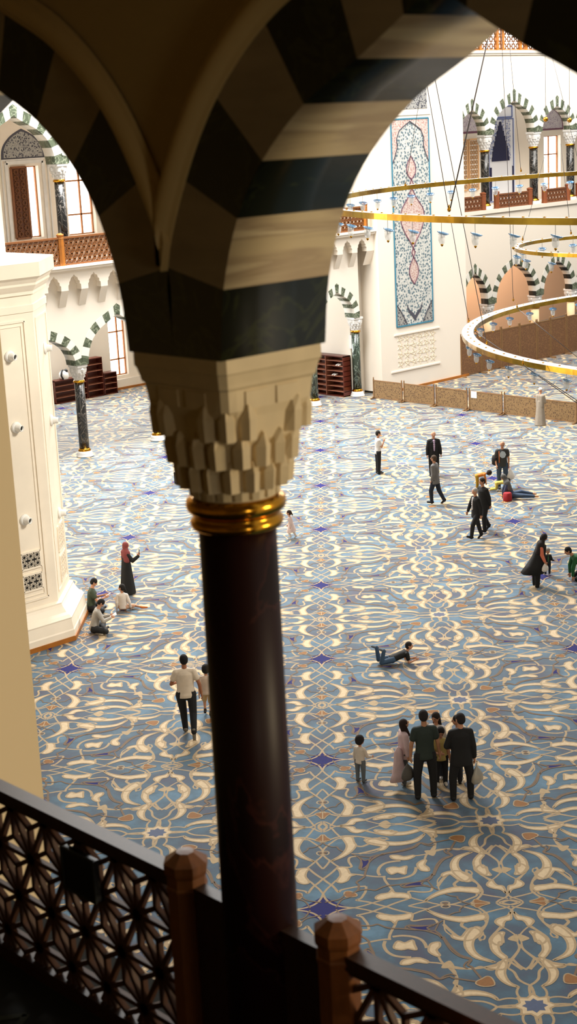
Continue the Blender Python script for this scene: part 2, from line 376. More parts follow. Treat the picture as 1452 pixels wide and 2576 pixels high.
def arch(fr, c, hs, zs, ri, ea, re, depth, joints, mats, label, cat='arch', group=None, mould=None, name='striped_arch', key=True, back=True):
    """pointed arch of alternating blocks centred at c on frame fr"""
    I, E = arch_curves(hs, ri, ea, re); mb = MB()
    for side in (-1, 1):
        for k in range(len(joints)-1):
            m = k % 2; t0, t1 = joints[k], joints[k+1]; n = 4
            for q in range(n):
                a, b = t0+(t1-t0)*q/n, t0+(t1-t0)*(q+1)/n
                ia, ib, ea_, eb = I(a), I(b), E(a), E(b)
                if k == 0 and q == 0: ea_ = (-ea, 0)
                P = lambda p, d: fr(c + side*(-hs + p[0]), d, zs + p[1])
                mb.add([P(ia,0),P(ib,0),P(eb,0),P(ea_,0)], [(0,1,2,3)], m)
                if back: mb.add([P(ia,depth),P(ib,depth),P(eb,depth),P(ea_,depth)], [(0,3,2,1)], m)
                mb.add([P(ia,0),P(ib,0),P(ib,depth),P(ia,depth)], [(0,1,2,3)], m, True)
                mb.add([P(ea_,0),P(eb,0),P(eb,depth),P(ea_,depth)], [(0,1,2,3)], m)
    root = None
    o = mb.build(name, mats, None)
    tag(o, label, cat, group)
    if mould:
        w, r, mt = mould; mm = MB()
        for side in (-1, 1):
            pts = []
            for k in range(1, 49):
                t = 1 + 6*(k-1)/47
                p = E(t); a, b = E(max(1,t-.05)), E(min(7,t+.05)); dx, dz = b[0]-a[0], b[1]-a[1]; l = math.hypot(dx, dz) or 1
                pts.append((p, (-dz/l, dx/l)))
            prof = [(0,.0),(.0,-.012),(.1,-.012),(.16,-.03),(.3,-.055),(.5,-.066),(.7,-.055),(.84,-.03),(.88,-.015),(1,-.015),(1,.0)]
            rings = []
            for (p, nn) in pts:
                ring = []
                for (q, d) in prof:
                    s = p[0]+nn[0]*q*w; s = max(s, -ea); s = min(s, hs)
                    ring.append(fr(c + side*(-hs+s), d*r/.066, zs+p[1]+nn[1]*q*w))
                rings.append(ring)
            mm.loft(rings, 0, True, False, False)
        mm.build('arch_moulding', mt, o)
    return o
def wall_over(mb, fr, bays, ztop, d0, depth, m=0):
    """plain wall between the arch backs and ztop; bays = [(c,hs,zs,ri,ea,re)]"""
    for (c, hs, zs, ri, ea, re) in bays:
        I, E = arch_curves(hs, ri, ea, re)
        for side in (-1, 1):
            pts = [(-ea, re*.415/1.93)] + [E(1+6*k/24) for k in range(25)]
            for a, b in zip(pts, pts[1:]):
                P = lambda s, z, d: fr(c+side*(-hs+s), d, z)
                for d in (d0, depth-d0):
                    mb.add([P(a[0],zs+a[1],d),P(b[0],zs+b[1],d),P(b[0],ztop,d),P(a[0],ztop,d)], [(0,1,2,3)], m)
                mb.add([P(a[0],zs+a[1],d0),P(b[0],zs+b[1],d0),P(b[0],zs+b[1],depth-d0),P(a[0],zs+a[1],depth-d0)], [(0,1,2,3)], m)

# ------------------------------------------------------------------ columns
def sq_ring(cx, cy, z, h, p, n=32, rot=0):
    """superellipse section: p=2 round, large p square"""
    out = []
    for i in range(n):
        a = 2*PI*(i+.5)/n; ca, sa = math.cos(a), math.sin(a)
        r = h/((abs(ca)**p + abs(sa)**p)**(1/p)); out.append((cx+r*ca, cy+r*sa, z))
    return out
def lobe(mb, cx, cy, a, r, w, z1, z0, out):
    """hanging prow-shaped muqarnas cell on direction a"""
    ca, sa = math.cos(a), math.sin(a)
    def P(rad, t, z): return (cx+ca*rad-sa*t, cy+sa*rad+ca*t, z)
    h = z1-z0; w2 = w/2
    R0 = [P(r-.03,-w2,z0),P(r+out*.35,-w2*.75,z0),P(r+out*.8,0,z0),P(r+out*.35,w2*.75,z0),P(r-.03,w2,z0)]
    R1 = [P(r-.03,-w2,z0+h*.55),P(r+out*.5,-w2*.85,z0+h*.55),P(r+out,0,z0+h*.55),P(r+out*.5,w2*.85,z0+h*.55),P(r-.03,w2,z0+h*.55)]
    R2 = [P(r-.02,-w2*.7,z0+h*.82),P(r+out*.2,-w2*.5,z0+h*.85),P(r+out*.75,0,z0+h*.9),P(r+out*.2,w2*.5,z0+h*.85),P(r-.02,w2*.7,z0+h*.82)]
    R3 = [P(r-.02,-w2*.1,z1),P(r+.0,-w2*.05,z1),P(r+.01,0,z1+h*.03),P(r+.0,w2*.05,z1),P(r-.02,w2*.1,z1)]
    mb.loft([R0,R1,R2,R3], 0, False)
def column(loc, r, zb, zt, ztop, half, shaft, capm, label, group, cat='column', base=True, fine=False, zfloor=0):
    x, y = loc; o = empty('column', (x, y, zfloor), label, cat, group)
    if base:
        mb = MB(); mb.lathe([(r*1.75,0),(r*1.75,.06),(r*1.6,.08),(r*1.62,.14),(r*1.45,.2),(r*1.4,zb-.12-zfloor)], (x,y,zfloor), 28)
        mb.build('base', M['grey_stone'], o)
        mb = MB(); mb.lathe([(r*1.3,0),(r*1.38,.03),(r*1.22,.07),(r*1.2,.09),(r*1.06,.13)], (x,y,zb-.13), 28); mb.build('base_ring', M['gold'], o)
    mb = MB(); mb.lathe([(r*1.04,zb),(r*1.02,(zb+zt)/2),(r,zt)], (x,y,0), 40); mb.build('shaft', shaft, o)
    k = (ztop-zt)
    if fine:
        mb = MB()
        mb.lathe([(.19,-.02),(.225,-.015),(.232,.0),(.234,.02),(.222,.035),(.214,.045),(.222,.055),(.232,.065),(.246,.078),(.252,.10),(.248,.125),(.235,.14),(.2,.145)], (x,y,zt), 56); mb.build('collar_ring', M['gold'], o)
        mb = MB()
        z = zt+.14; Z = ztop
        secs = [(z,.205,2),(z+.05,.21,2),(z+.06,.232,2.2),(z+.17,.236,2.3),(z+.19,.25,2.6),(z+.30,.262,3),(z+.32,.275,3.6),(z+.44,.288,5),(z+.48,.297,12),(Z-.155,.302,40),(Z-.14,.315,40),(Z-.12,.318,40),(Z-.075,.33,40),(Z-.065,.3375,60),(Z,.3375,60)]
        mb.loft([sq_ring(x,y,zz,h,p,64) for zz,h,p in secs], 0, False)
        for i in range(16): lobe(mb, x, y, 2*PI*(i+.5)/16, .215, .085, z+.12, z+.015, .018)
        def rad(a, h, p): return h/((abs(math.cos(a))**p+abs(math.sin(a))**p)**(1/p))
        for i in range(16):
            a = 2*PI*i/16; lobe(mb, x, y, a, rad(a,.236,2.3), .088, z+.235, z+.065, .055)
        for i in range(16):
            a = 2*PI*(i+.5)/16; lobe(mb, x, y, a, rad(a,.258,3), .10, z+.37, z+.19, .055)
        for i in range(4):
            for da, ww in ((-.30,.10),(.0,.085),(.30,.10)):
                a = PI/4+i*PI/2+da; lobe(mb, x, y, a, rad(a,.285,5)-.0, ww, z+.52, z+.335, .05)
        for i in range(4):
            a = i*PI/2
            for s in (-1,1):   # raised panels on the upper block
                ca, sa = math.cos(a), math.sin(a)
                def P(rad_, t, zz): return (x+ca*rad_-sa*t, y+sa*rad_+ca*t, zz)
                for (t0,t1,z0,z1) in ((.03,.17,Z-.25,Z-.165),):
                    t0*=s; t1*=s
                    mb.add([P(.297,t0,z0),P(.306,t0,z0),P(.308,t0,z1),P(.297,t0,z1),P(.297,t1,z0),P(.306,t1,z0),P(.308,t1,z1),P(.297,t1,z1)],[(0,1,2,3),(4,7,6,5),(1,5,6,2),(0,4,5,1),(3,2,6,7)])
        mb.build('capital', capm, o)
    else:
        mb = MB(); mb.lathe([(r*.98,-.04),(r*1.2,-.03),(r*1.24,.02),(r*1.12,.05),(r*1.02,.07)], (x,y,zt), 24); mb.build('collar_ring', M['gold'], o)
        mb = MB(); z = zt+.07; h = ztop-z
        for (f0, f1, hh, p) in ((0,.28,r*1.02,2),(.28,.5,r*1.2,2.5),(.5,.72,r*1.42,4),(.72,.86,half*.86,12),(.86,1,half,40)):
            mb.loft([sq_ring(x,y,z+h*f0,hh,p,24), sq_ring(x,y,z+h*f1,hh*1.05 if f1<1 else half,p,24)], 0, False)
        for tier, (f0, f1, hh, n) in enumerate(((.14,.34,r*1.08,10),(.36,.58,r*1.3,12),(.58,.8,r*1.5,8))):
            for i in range(n): 
                a = 2*PI*(i+.5*(tier%2))/n; lobe(mb, x, y, a, hh, hh*.5, z+h*f1, z+h*f0, .06)
        mb.build('capital', capm, o)
    return o

# ------------------------------------------------------------------ lattice
def clip(a, b, s0, s1, z0, z1):
    (x0,y0),(x1,y1) = a, b; dx, dy = x1-x0, y1-y0; t0, t1 = 0., 1.
    for p, q in ((-dx,x0-s0),(dx,s1-x0),(-dy,y0-z0),(dy,z1-y0)):
        if abs(p) < 1e-9:
            if q < 0: return None
        else:
            t = q/p
            if p < 0: t0 = max(t0, t)
            else: t1 = min(t1, t)
    if t1-t0 < 1e-3: return None
    return (x0+dx*t0,y0+dy*t0),(x0+dx*t1,y0+dy*t1)
def star_lattice(mb, fr, s0, s1, z0, z1, a, w, dep, d0=0, m=0, off=(0,0)):
    """interlaced star lattice: triangular grid plus its medians"""
    H = a*math.sqrt(3)/2; segs = set()
    for j in range(int((z0-off[1])/H)-2, int((z1-off[1])/H)+2):
        for i in range(int((s0-off[0])/a)-2, int((s1-off[0])/a)+2):
            x = off[0]+(i+.5*(j % 2))*a; y = off[1]+j*H
            A, B_, Cc, D = (x,y), (x+a,y), (x+a/2,y+H), (x-a/2,y+H)
            g = ((A[0]+B_[0]+Cc[0])/3,(A[1]+B_[1]+Cc[1])/3); h = ((A[0]+D[0]+Cc[0])/3,(A[1]+D[1]+Cc[1])/3)
            for p, q in ((A,B_),(A,Cc),(A,D),(g,A),(g,B_),(g,Cc),(h,A),(h,D),(h,Cc)): segs.add((p,q))
    for p, q in segs:
        c = clip(p, q, s0, s1, z0, z1)
        if c: mb.bar(fr(c[0][0],d0,c[0][1]), fr(c[1][0],d0,c[1][1]), w, fr.d, dep, m)
def oct_post(loc, r, z0, z1, m, name='rail_post', parent=None, label=None, group=None, simple=False):
    x, y = loc; mb = MB(); n = 8
    def ring(rr, z): return [(x+rr*math.cos(PI/8+2*PI*i/n), y+rr*math.sin(PI/8+2*PI*i/n), z) for i in range(n)]
    secs = [(r,z0),(r,z1-.22),(r*1.06,z1-.215),(r*1.06,z1-.2),(r,z1-.19),(r,z1-.13),(r*1.08,z1-.12),(r*1.12,z1-.10),(r*1.12,z1-.055),(r*.45,z1),(r*.1,z1+.002)]
    mb.loft([ring(a,b) for a,b in secs], 0, False)
    o = mb.build(name, m, parent)
    if label: tag(o, label, 'post', group)
    return o

# =================================================================== the near gallery
NF = Frame((4.6, 0, 0), (0,1,0), (1,0,0))
SP = 3.327; CY0 = 5.628; ZS = 12.565; HA = .3375; GF = 8.3
near_bays = [(CY0 - SP/2 - SP, 1), (CY0 - SP/2, 1), (CY0 + SP/2, 1), (CY0 + 3*SP/2, 1)]
jn = [0,1,2,3,4,5,6,7]
nlab = ['dark and tan striped arch beyond the right edge of the balcony', 'large striped marble arch right of the near column, framing the chandelier',
        'striped marble arch left of the near column, framing the far window', 'striped arch at the far left end of the near balcony']
M['mould'] = mat('moulding_stone', 'CBB07A', .55)
for (c, _), lb in list(zip(near_bays, nlab)):
    I_m = [M['dark_marble'], M['cream_marble']]
    a = arch(NF, c, 1.326, ZS, 1.515, HA, 1.93, .675, jn, I_m, lb, mould=(.15, .07, M['mould']))
    # darker, rougher tan stone on the face toward the balcony
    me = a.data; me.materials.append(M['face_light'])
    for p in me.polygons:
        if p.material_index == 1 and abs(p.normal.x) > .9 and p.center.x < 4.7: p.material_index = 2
mb = MB()
wall_over(mb, NF, [(c,1.326,ZS,1.515,HA,1.93) for c,_ in near_bays], 15.9, .012, .675)
mb.box(4.612, 5.26, -2, near_bays[0][0]-1.66, 8, 15.9)
struct('wall_arcade', mb, M['spandrel'])
for k_ in (-1,0,1):
    mb = MB(); yv = CY0+k_*SP; mb.poly([NF(yv,-.045,ZS+.40),NF(yv+.035,-.045,ZS+.53),NF(yv+.02,-.045,ZS+.68),NF(yv-.02,-.045,ZS+.68),NF(yv-.035,-.045,ZS+.53)], (.05,0,0)); tag(mb.build('trim_%d' % (k_+3), M['mould']), kind='structure')
for k, lb in ((0,'dark red marble column with carved capital and gold ring in the foreground'),):
    column((4.9375, CY0), .195, GF, 11.69, ZS, HA, M['red_marble'], M['capital'], lb, None, base=False, fine=True, zfloor=GF)
column((4.9375, CY0-SP), .195, GF, 11.69, ZS, HA, M['red_marble'], M['capital'], 'dark red marble column at the right end of the near balcony', None, base=False, fine=True, zfloor=GF)
column((4.9375, CY0+SP), .195, GF, 11.69, ZS, HA, M['red_marble'], M['capital'], 'dark red marble column at the left end of the near balcony', None, base=False, fine=True, zfloor=GF)
# balcony shell: floor, ceiling and back wall keep it dim
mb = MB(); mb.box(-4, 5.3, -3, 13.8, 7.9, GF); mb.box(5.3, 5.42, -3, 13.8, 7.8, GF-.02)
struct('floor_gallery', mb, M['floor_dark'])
mb = MB()
for k in range(-6, 18):
    for s in (1,-1):
        p0 = (-4, k*1.0, GF+.004); p1 = (4.6, k*1.0+s*5.5, GF+.004)
        if -3 < p1[1] < 13 and -3 < p0[1] < 13.5: mb.bar(p0, p1, .045, (0,0,1), .006)
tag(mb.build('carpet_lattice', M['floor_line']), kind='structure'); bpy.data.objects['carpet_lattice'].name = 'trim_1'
mb = MB(); mb.box(-4.2, 5.3, -3, 13.8, 15.9, 16.1); struct('ceiling', mb, M['spandrel'])
mb = MB(); mb.box(-4.2, -4, -3, 13.8, 7.9, 16); struct('wall_back', mb, M['spandrel'])
mb = MB(); mb.box(-4, 5.26, -3.1, -3, 7.9, 16); mb.box(-4,5.26,13.8,13.9,7.9,16); struct('wall_side', mb, M['spandrel'])
mb = MB(); mb.box(4.2, 5.2, -12, -3, 0, 8); mb.box(5.1, 5.3, -12, 13.8, 0, 7.9); struct('wall_front', mb, M['plaster'])

# railings between posts
RX = 4.94
M['wood_dark2'] = mat('dark_lattice_wood', '4E2F1A', .6)
def railing(label, y0, y1, x=RX, z0=GF, z1=9.56, a=.36, w=.032, dep=.035, off=(0.05,.1), group=None, fr=None, m=None):
    o = empty('railing', (x, (y0+y1)/2, z0), label, 'railing', group)
    fr = Frame((x,0,0),(0,1,0),(1,0,0)); mt = m or M['wood_dark']
    mb = MB(); mb.box(x-.055, x+.055, y0, y1, z1-.075, z1); mb.box(x-.04, x+.04, y0, y1, z1-.1, z1-.075); mb.build('top_rail', mt, o)
    mb = MB(); mb.box(x-.05, x+.05, y0, y1, z0, z0+.1); mb.build('bottom_rail', mt, o)
    mb = MB(); star_lattice(mb, fr, y0, y1, z0+.1, z1-.1, a, w, dep, 0, 0, off); mb.build('lattice_panel', M['wood_dark2'], o)
    return o
railing('dark wood lattice railing left of the near column', 6.32, 8.0)
railing('dark wood lattice railing at the left edge beyond the post', 8.0, 9.9)
railing('dark wood lattice railing right of the near column', 2.6, 4.95, off=(.1,.1))
mb = MB(); mb.box(RX-.04,RX+.04,5.8,6.16,9.42,9.52); mb.box(RX-.03,RX+.03,5.8,6.16,GF,9.42); tag(mb.build('infill_board', M['wood_dark']), 'dark board between the left post and the near column', 'board')
mb = MB(); mb.box(RX-.04,RX+.04,5.14,5.46,9.42,9.52); mb.box(RX-.03,RX+.03,5.14,5.46,GF,9.42); tag(mb.build('infill_board', M['wood_dark']), 'dark board between the near column and the right post', 'board')
oct_post((RX, 6.235), .115, GF, 9.70, M['wood'], label='octagonal wooden rail post left of the near column')
oct_post((RX, 5.045), .115, GF, 9.72, M['wood'], label='octagonal wooden rail post right of the near column, lit orange')
# small dark board hung on the lattice
o = empty('small_monitor', (RX-.05, 7.17, 9.14), 'small square black box hung on the left railing lattice', 'box')
mb = MB(); mb.box(RX-.075, RX-.035, 7.02, 7.34, 9.13, 9.40); mb.build('panel_body', M['black_plastic'], o)
mb = MB()
for a, b in (((7.02,9.13),(7.34,9.13)),((7.34,9.13),(7.34,9.40)),((7.34,9.40),(7.02,9.40)),((7.02,9.40),(7.02,9.13))): mb.bar((RX-.08,a[0],a[1]),(RX-.08,b[0],b[1]),.018,(1,0,0),.012)
mb.build('panel_frame', mat('dark_grey_frame','2A2C28',.5), o)
# warm plaster pier standing just beyond the balcony at the left
mb = MB(); mb.box(5.6, 9.0, 13.85, 17, 0, 18); struct('wall_left', mb, M['warm_plaster'])

# =================================================================== big hall pier at the left
def pier_poly(o, x1=24.85, yf=34.4, big=False):
    # octagonal corner: front face (toward -Y), chamfer, side face (toward +X); o = offset outwards
    k = o*.414
    return [(16,yf-o),(x1-1.43+k*1.0,yf-o),(x1+o,yf+1.43-k),(x1+o,yf+8.5)]
def pier_sec(o, z): return [(x,y,z) for x,y in pier_poly(o)+[(16,43)]]
mb = MB()
prof = [(.42,.12),(.42,.30),(.40,.34),(.36,.62),(.37,.66),(.30,.74),(.22,.80),(.13,.95),(.10,1.02),(.10,1.06),(.0,1.10),(0,9.1)]
prof += [(.03,9.12),(.03,9.3),(.0,9.32),(0,9.55),(.06,9.58),(.06,9.66),(.10,9.72),(.16,9.82),(.16,9.88),(.22,9.98),(.30,10.05),(.30,10.42)]
mb.loft([pier_sec(a,b) for a,b in prof], 0, False)
# upper shaft set back from the cornice
def up_sec(z): return [(16,34.9,z),(22.7,34.9,z),(23.75,35.9,z),(23.75,43,z),(16,43,z)]
mb.loft([up_sec(10.42), up_sec(19)], 0, False)
# sunk panel frames on front and chamfer
def rect_frame(mb, P, s0, s1, z0, z1, w, t, nrm, m=0):
    for a, b in (((s0,z0),(s1,z0)),((s1,z0),(s1,z1)),((s1,z1),(s0,z1)),((s0,z1),(s0,z0))): mb.bar(P(*a), P(*b), w, nrm, t, m)
rect_frame(mb, lambda s,z: (s,34.39,z), 19.5, 23.12, 1.32, 8.9, .06, .04, (0,1,0))
rect_frame(mb, lambda s,z: (s,34.39,z), 19.6, 23.0, 1.45, 8.78, .02, .02, (0,1,0))
ch0, ch1 = Vector((23.42,34.4,0)), Vector((24.85,35.83,0)); cd = (ch1-ch0).normalized(); cn = Vector((cd.y,-cd.x,0))
rect_frame(mb, lambda s,z: ch0+cd*s+Vector((0,0,z)), .22, 1.8, 1.32, 8.9, .05, .04, cn)
struct('wall_pier', mb, M['plaster2'])
mb = MB(); mb.loft([[(x,y,z) for x,y in pier_poly(.45)+[(16,43)]] for z in (0,.13)], 0, False); struct('baseboard_pier', mb, M['wood_orange'])
# perforated grilles
def girih(mb, P, s0, s1, z0, z1, nrm, w=.03, step=.21):
    fr = Frame((0,0,0),(0,0,0),nrm); cells = []
    nx = max(1, round((s1-s0)/step)); nz = max(1, round((z1-z0)/step)); dx = (s1-s0)/nx; dz = (z1-z0)/nz
    for i in range(nx):
        for j in range(nz):
            cx, cz = s0+(i+.5)*dx, z0+(j+.5)*dz; R = min(dx,dz)*.5
            for k in range(8):
                a, b = PI/8+k*PI/4, PI/8+(k+1)*PI/4
                p = (cx+R*.62*math.cos(a), cz+R*.62*math.sin(a)); q = (cx+R*.62*math.cos(b), cz+R*.62*math.sin(b))
                mb.bar(P(*p), P(*q), w, nrm, .03)
                tip = (cx+R*1.02*math.cos((a+b)/2), cz+R*1.02*math.sin((a+b)/2))
                mb.bar(P(*p), P(*tip), w, nrm, .03); mb.bar(P(*q), P(*tip), w, nrm, .03)
def grille(label, P, s0, s1, z0, z1, nrm, dark=True):
    c = P((s0+s1)/2, (z0+z1)/2); o = empty('vent_grille', c, label, 'grille', 'perforated grilles on the left pier')
    mb = MB(); mb.bar(P(s0,(z0+z1)/2), P(s1,(z0+z1)/2), z1-z0, nrm, .012); mb.build('grille_backing', M['black'] if dark else M['relief'], o)  # flat backing plate; the black one paints the shade behind the holes
    n = Vector(nrm)*-.02 if dark else Vector(nrm)*-.0
    Q = lambda s, z: Vector(P(s,z)) + Vector(nrm)*(-.012 if nrm[1] > .9 else .012)
    mb = MB(); girih(mb, Q, s0, s1, z0, z1, nrm); rect_frame(mb, Q, s0, s1, z0, z1, .05, .035, nrm); mb.build('grille_screen', M['plaster2'], o)
FP = lambda s, z: Vector((s, 34.395, z))
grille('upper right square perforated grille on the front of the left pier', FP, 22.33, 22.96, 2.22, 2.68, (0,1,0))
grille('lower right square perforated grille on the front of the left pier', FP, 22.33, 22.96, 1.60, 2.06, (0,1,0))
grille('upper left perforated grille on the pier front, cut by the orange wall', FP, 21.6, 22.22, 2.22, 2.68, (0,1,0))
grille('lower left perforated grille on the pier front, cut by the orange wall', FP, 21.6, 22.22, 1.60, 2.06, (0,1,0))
CP = lambda s, z: ch0 + cd*s + cn*.005 + Vector((0,0,z))
grille('upper pale perforated grille on the chamfered corner of the left pier', CP, .75, 1.6, 2.3, 3.0, tuple(cn), False)
grille('lower pale perforated grille on the chamfered corner of the left pier', CP, .75, 1.6, 1.45, 2.15, tuple(cn), False)
def spot(label, p, n, group):
    p = Vector(p); n = Vector(n).normalized(); o = empty('wall_spotlight', p, label, 'spotlight', group)
    mb = MB(); mb.lathe([(.155,0),(.155,.03),(.14,.05),(.115,.07)], p, 24, ax=n); mb.build('mounting_plate', M['white'], o)
    t = (n*.9 + Vector((.35,-.1,-.1))).normalized()
    mb = MB(); q = p+n*.03; mb.lathe([(.105,0),(.10,.06),(.085,.13),(.088,.18),(.07,.18),(.066,.12)], q, 20, ax=t, cap=False); mb.build('housing', M['white'], o)
    mb = MB(); mb.lathe([(.066,.13),(.066,.14)], q, 20, ax=t); mb.build('lens', M['black'], o)
for z, w in ((8.03,'top'),(6.13,'middle'),(3.6,'bottom')):
    spot('%s white round spotlight with black lens on the front of the left pier' % w, (22.57,34.4,z), (0,-1,0), 'spotlights on the pier front')
for z, w in ((7.96,'top'),(5.95,'middle'),(3.3,'bottom')):
    spot('%s white spotlight seen side-on on the chamfer of the left pier' % w, tuple(ch0+cd*1.25+Vector((0,0,z))), tuple(cn), 'spotlights on the pier chamfer')

# =================================================================== far left arcade (two storeys)
YC = 54.1; FL = Frame((0, YC-.35, 0), (1,0,0), (0,1,0))
G1 = 'green marble columns of the ground floor arcade'
cols = [31.3, 35.1, 38.9, 43.0, 46.3, 49.7, 53.0, 56.1]
names = {38.9:'veined dark column left on the far floor, nearest the left pier', 43.0:'dark column half hidden behind the carved capital on its left', 53.0:'green column stump seen just right of the near capital', 56.1:'green column beside the shoe rack and the tiled pier'}
for x in cols:
    if x < 35: continue
    column((x, YC), .21, .38, 3.30, 4.03, .33, M['green_marble'] if x > 50 else M['black_marble'], M['grey_stone'], names.get(x, 'ground floor marble column hidden behind the near column'), G1)
lowbays = []; AM = [M['arch_green'], M['arch_white']]
def jl(n): return [7*k/n for k in range(n+1)]
for a, b in zip(cols, cols[1:]):
    hs = (b-a)/2-.33; k = 2.41 if b-a > 4 else 1.85; lowbays.append(((a+b)/2, hs, 4.03, k-.42, .33, k))
ll = ['striped arch of the ground floor hidden by the left pier','half visible green and white striped arch between the left pier and the first column','green and white striped arch right of the first far column, a bright window behind','striped arch hidden behind the near capital','striped arch behind the near column shaft','striped arch hidden by the large near arch','green and white striped arch above the shoe rack on the right']
for bq, lb in zip(lowbays, ll):
    if bq[0] > 35: arch(FL, *bq, .7, jl(9), AM, lb, group='ground floor striped arches of the far arcade')
mb = MB(); wall_over(mb, FL, lowbays, 7.9, .01, .7)
# mukarnas niche band: pointed pockets open at the bottom
def niche_band(mb, fr, s0, s1, z0, z1, pitch, d0, d1, m=0, start=0):
    n = int((s1-s0)/pitch)+1
    def prof(c):
        h = z1-z0-.12
        return [(c-.33,z0),(c-.33,z0+h*.32),(c-.27,z0+h*.38),(c-.27,z0+h*.55),(c-.2,z0+h*.62),(c-.17,z0+h*.78),(c-.07,z0+h*.86),(c,z0+h)]
    xs = [s0]; 
    for i in range(n):
        c = s0+start+(i+.5)*pitch
        if c+.4 > s1: break
        L = prof(c); R = [(2*c-x,z) for x,z in L[::-1][1:]]; pts = L+R
        for a, b in zip(pts, pts[1:]):
            if abs(a[0]-b[0]) > 1e-6: mb.add([fr(a[0],d0,a[1]),fr(b[0],d0,b[1]),fr(b[0],d0,z1),fr(a[0],d0,z1)], [(0,1,2,3)], m)
            mb.add([fr(a[0],d0,a[1]),fr(b[0],d0,b[1]),fr(b[0],d1,b[1]),fr(a[0],d1,a[1])], [(0,1,2,3)], m)
        lo, hi = c-.33, c+.33
        mb.add([fr(xs[-1],d0,z0),fr(lo,d0,z0),fr(lo,d0,z1),fr(xs[-1],d0,z1)], [(0,1,2,3)], m)
        mb.add([fr(xs[-1],d0,z0),fr(lo,d0,z0),fr(lo,d1,z0-.7),fr(xs[-1],d1,z0-.7)], [(0,1,2,3)], m)
        xs.append(hi)
    mb.add([fr(xs[-1],d0,z0),fr(s1,d0,z0),fr(s1,d0,z1),fr(xs[-1],d0,z1)], [(0,1,2,3)], m)
    mb.add([fr(xs[-1],d0,z0),fr(s1,d0,z0),fr(s1,d1,z0-.7),fr(xs[-1],d1,z0-.7)], [(0,1,2,3)], m)
niche_band(mb, FL, 34.3, 57, 7.28, 8.05, 1.03, -.3, 0, 0, -.32)
mb.box(31, 57, YC-.35-.34, YC+.4, 8.05, 8.12); mb.box(31, 57, YC-.35-.44, YC+.4, 8.12, 8.22); mb.box(31, 57, YC-.35-.5, 61, 8.22, 8.32)
struct('wall_far', mb, M['plaster'])
# upper arcade
UX = [30, 34.3, 38.72, 42.4, 46.1, 49.7, 53.0, 56.3]
ulab = ['upper arch beyond the left edge','pointed green and white striped arch at upper left framing the tiled tympanum','striped upper arch over the bright window behind the near arch','hidden upper arch','hidden upper arch behind the near column','hidden upper arch in the middle','upper arch beside the tiled pier']
ub = []
for (a, b), lb in zip(zip(UX, UX[1:]), ulab):
    hs = (b-a)/2-.34; bq = ((a+b)/2, hs, 12.44, 2.0 if b-a>4 else 1.6, .34, 2.45 if b-a>4 else 2.05); ub.append(bq)
    if 36 < bq[0] < 41 : arch(FL, *bq, .7, jl(9), AM, lb, group='upper striped arches of the far left arcade')
mb = MB(); wall_over(mb, FL, ub, 19, .01, .7); struct('wall_far_upper', mb, M['plaster'])
for x, lb in ((38.72,'black veined upper column between the lattice shutter and the bright window'),(42.4,'upper black marble column behind the near arch'),(34.3,'upper black marble column behind the pier top')):
    column((x, YC), .21, 8.65, 11.75, 12.44, .34, M['black_marble'], M['grey_stone'], lb, 'upper columns of the far left arcade', zfloor=8.32)
def far_rail(label, x0, x1, y, z0, z1, group, a=.26, lat=True, m=None):
    o = empty('railing', ((x0+x1)/2, y, z0), label, 'railing', group); fr = Frame((0,y,0),(1,0,0),(0,1,0)); mt = m or M['wood']
    mb = MB(); mb.box(x0, x1, y-.06, y+.06, z1-.08, z1); mb.build('top_rail', mt, o)
    mb = MB(); mb.box(x0, x1, y-.05, y+.05, z0, z0+.08); mb.build('bottom_rail', mt, o)
    mb = MB(); star_lattice(mb, fr, x0, x1, z0+.08, z1-.08, a, .028, .05); mb.build('lattice_panel', mt, o)
YR = YC-.62
far_rail('brown lattice railing between the left pier and the orange post', 33.5, 37.98, YR, 8.32, 9.5, 'lattice railings of the far left balcony')
far_rail('long brown lattice railing right of the orange post at upper left', 38.2, 43.0, YR, 8.32, 9.5, 'lattice railings of the far left balcony')
far_rail('lattice railing hidden behind the near column', 43.2, 55.3, YR, 8.32, 9.5, 'lattice railings of the far left balcony')
far_rail('short lattice railing beside the tiled pier below the chandelier', 55.3, 56.3, YR, 8.32, 9.5, 'lattice railings of the far left balcony')
for x, lb in ((38.09,'octagonal orange rail post of the far left balcony'),(56.45,'orange rail post beside the tiled pier')): oct_post((x, YR), .14, 8.3, 9.66, M['wood_orange'], label=lb)

mb = MB(); mb.box(30, 57, YC+.4, 60.5, 15.6, 15.8); struct('ceiling_shade_slab', mb, M['plaster'])  # unseen slab added to keep overhead light off the upper back wall
# back wall of the upper gallery at the left (windows, shutters, tympanum)
UY = 60.0; UF = Frame((0,UY,0),(1,0,0),(0,1,0))
def wall_with_holes(mb, fr, s0, s1, z0, z1, holes, m=0, thick=.5):
    holes = sorted(holes); x = s0
    for (a, b, c, d) in holes:
        for (p, q, r_, t) in ((x,a,z0,z1),(a,b,z0,c),(a,b,d,z1)):
            if q-p > 1e-4 and t-r_ > 1e-4: mb.add([fr(p,0,r_),fr(q,0,r_),fr(q,0,t),fr(p,0,t)], [(0,1,2,3)], m)
        mb.add([fr(a,0,c),fr(b,0,c),fr(b,0,d),fr(a,0,d),fr(a,thick,c),fr(b,thick,c),fr(b,thick,d),fr(a,thick,d)], [(0,1,5,4),(1,2,6,5),(2,3,7,6),(3,0,4,7)], m)
        x = b
    mb.add([fr(x,0,z0),fr(s1,0,z0),fr(s1,0,z1),fr(x,0,z1)], [(0,1,2,3)], m)
mb = MB(); wall_with_holes(mb, UF, 30, 57, 8.3, 16, [(40.3,41.85,9.1,12.3),(43.3,44.9,9.02,13.2),(46.2,47.8,9.0,13)]); struct('wall_upper_back', mb, M['plaster'])
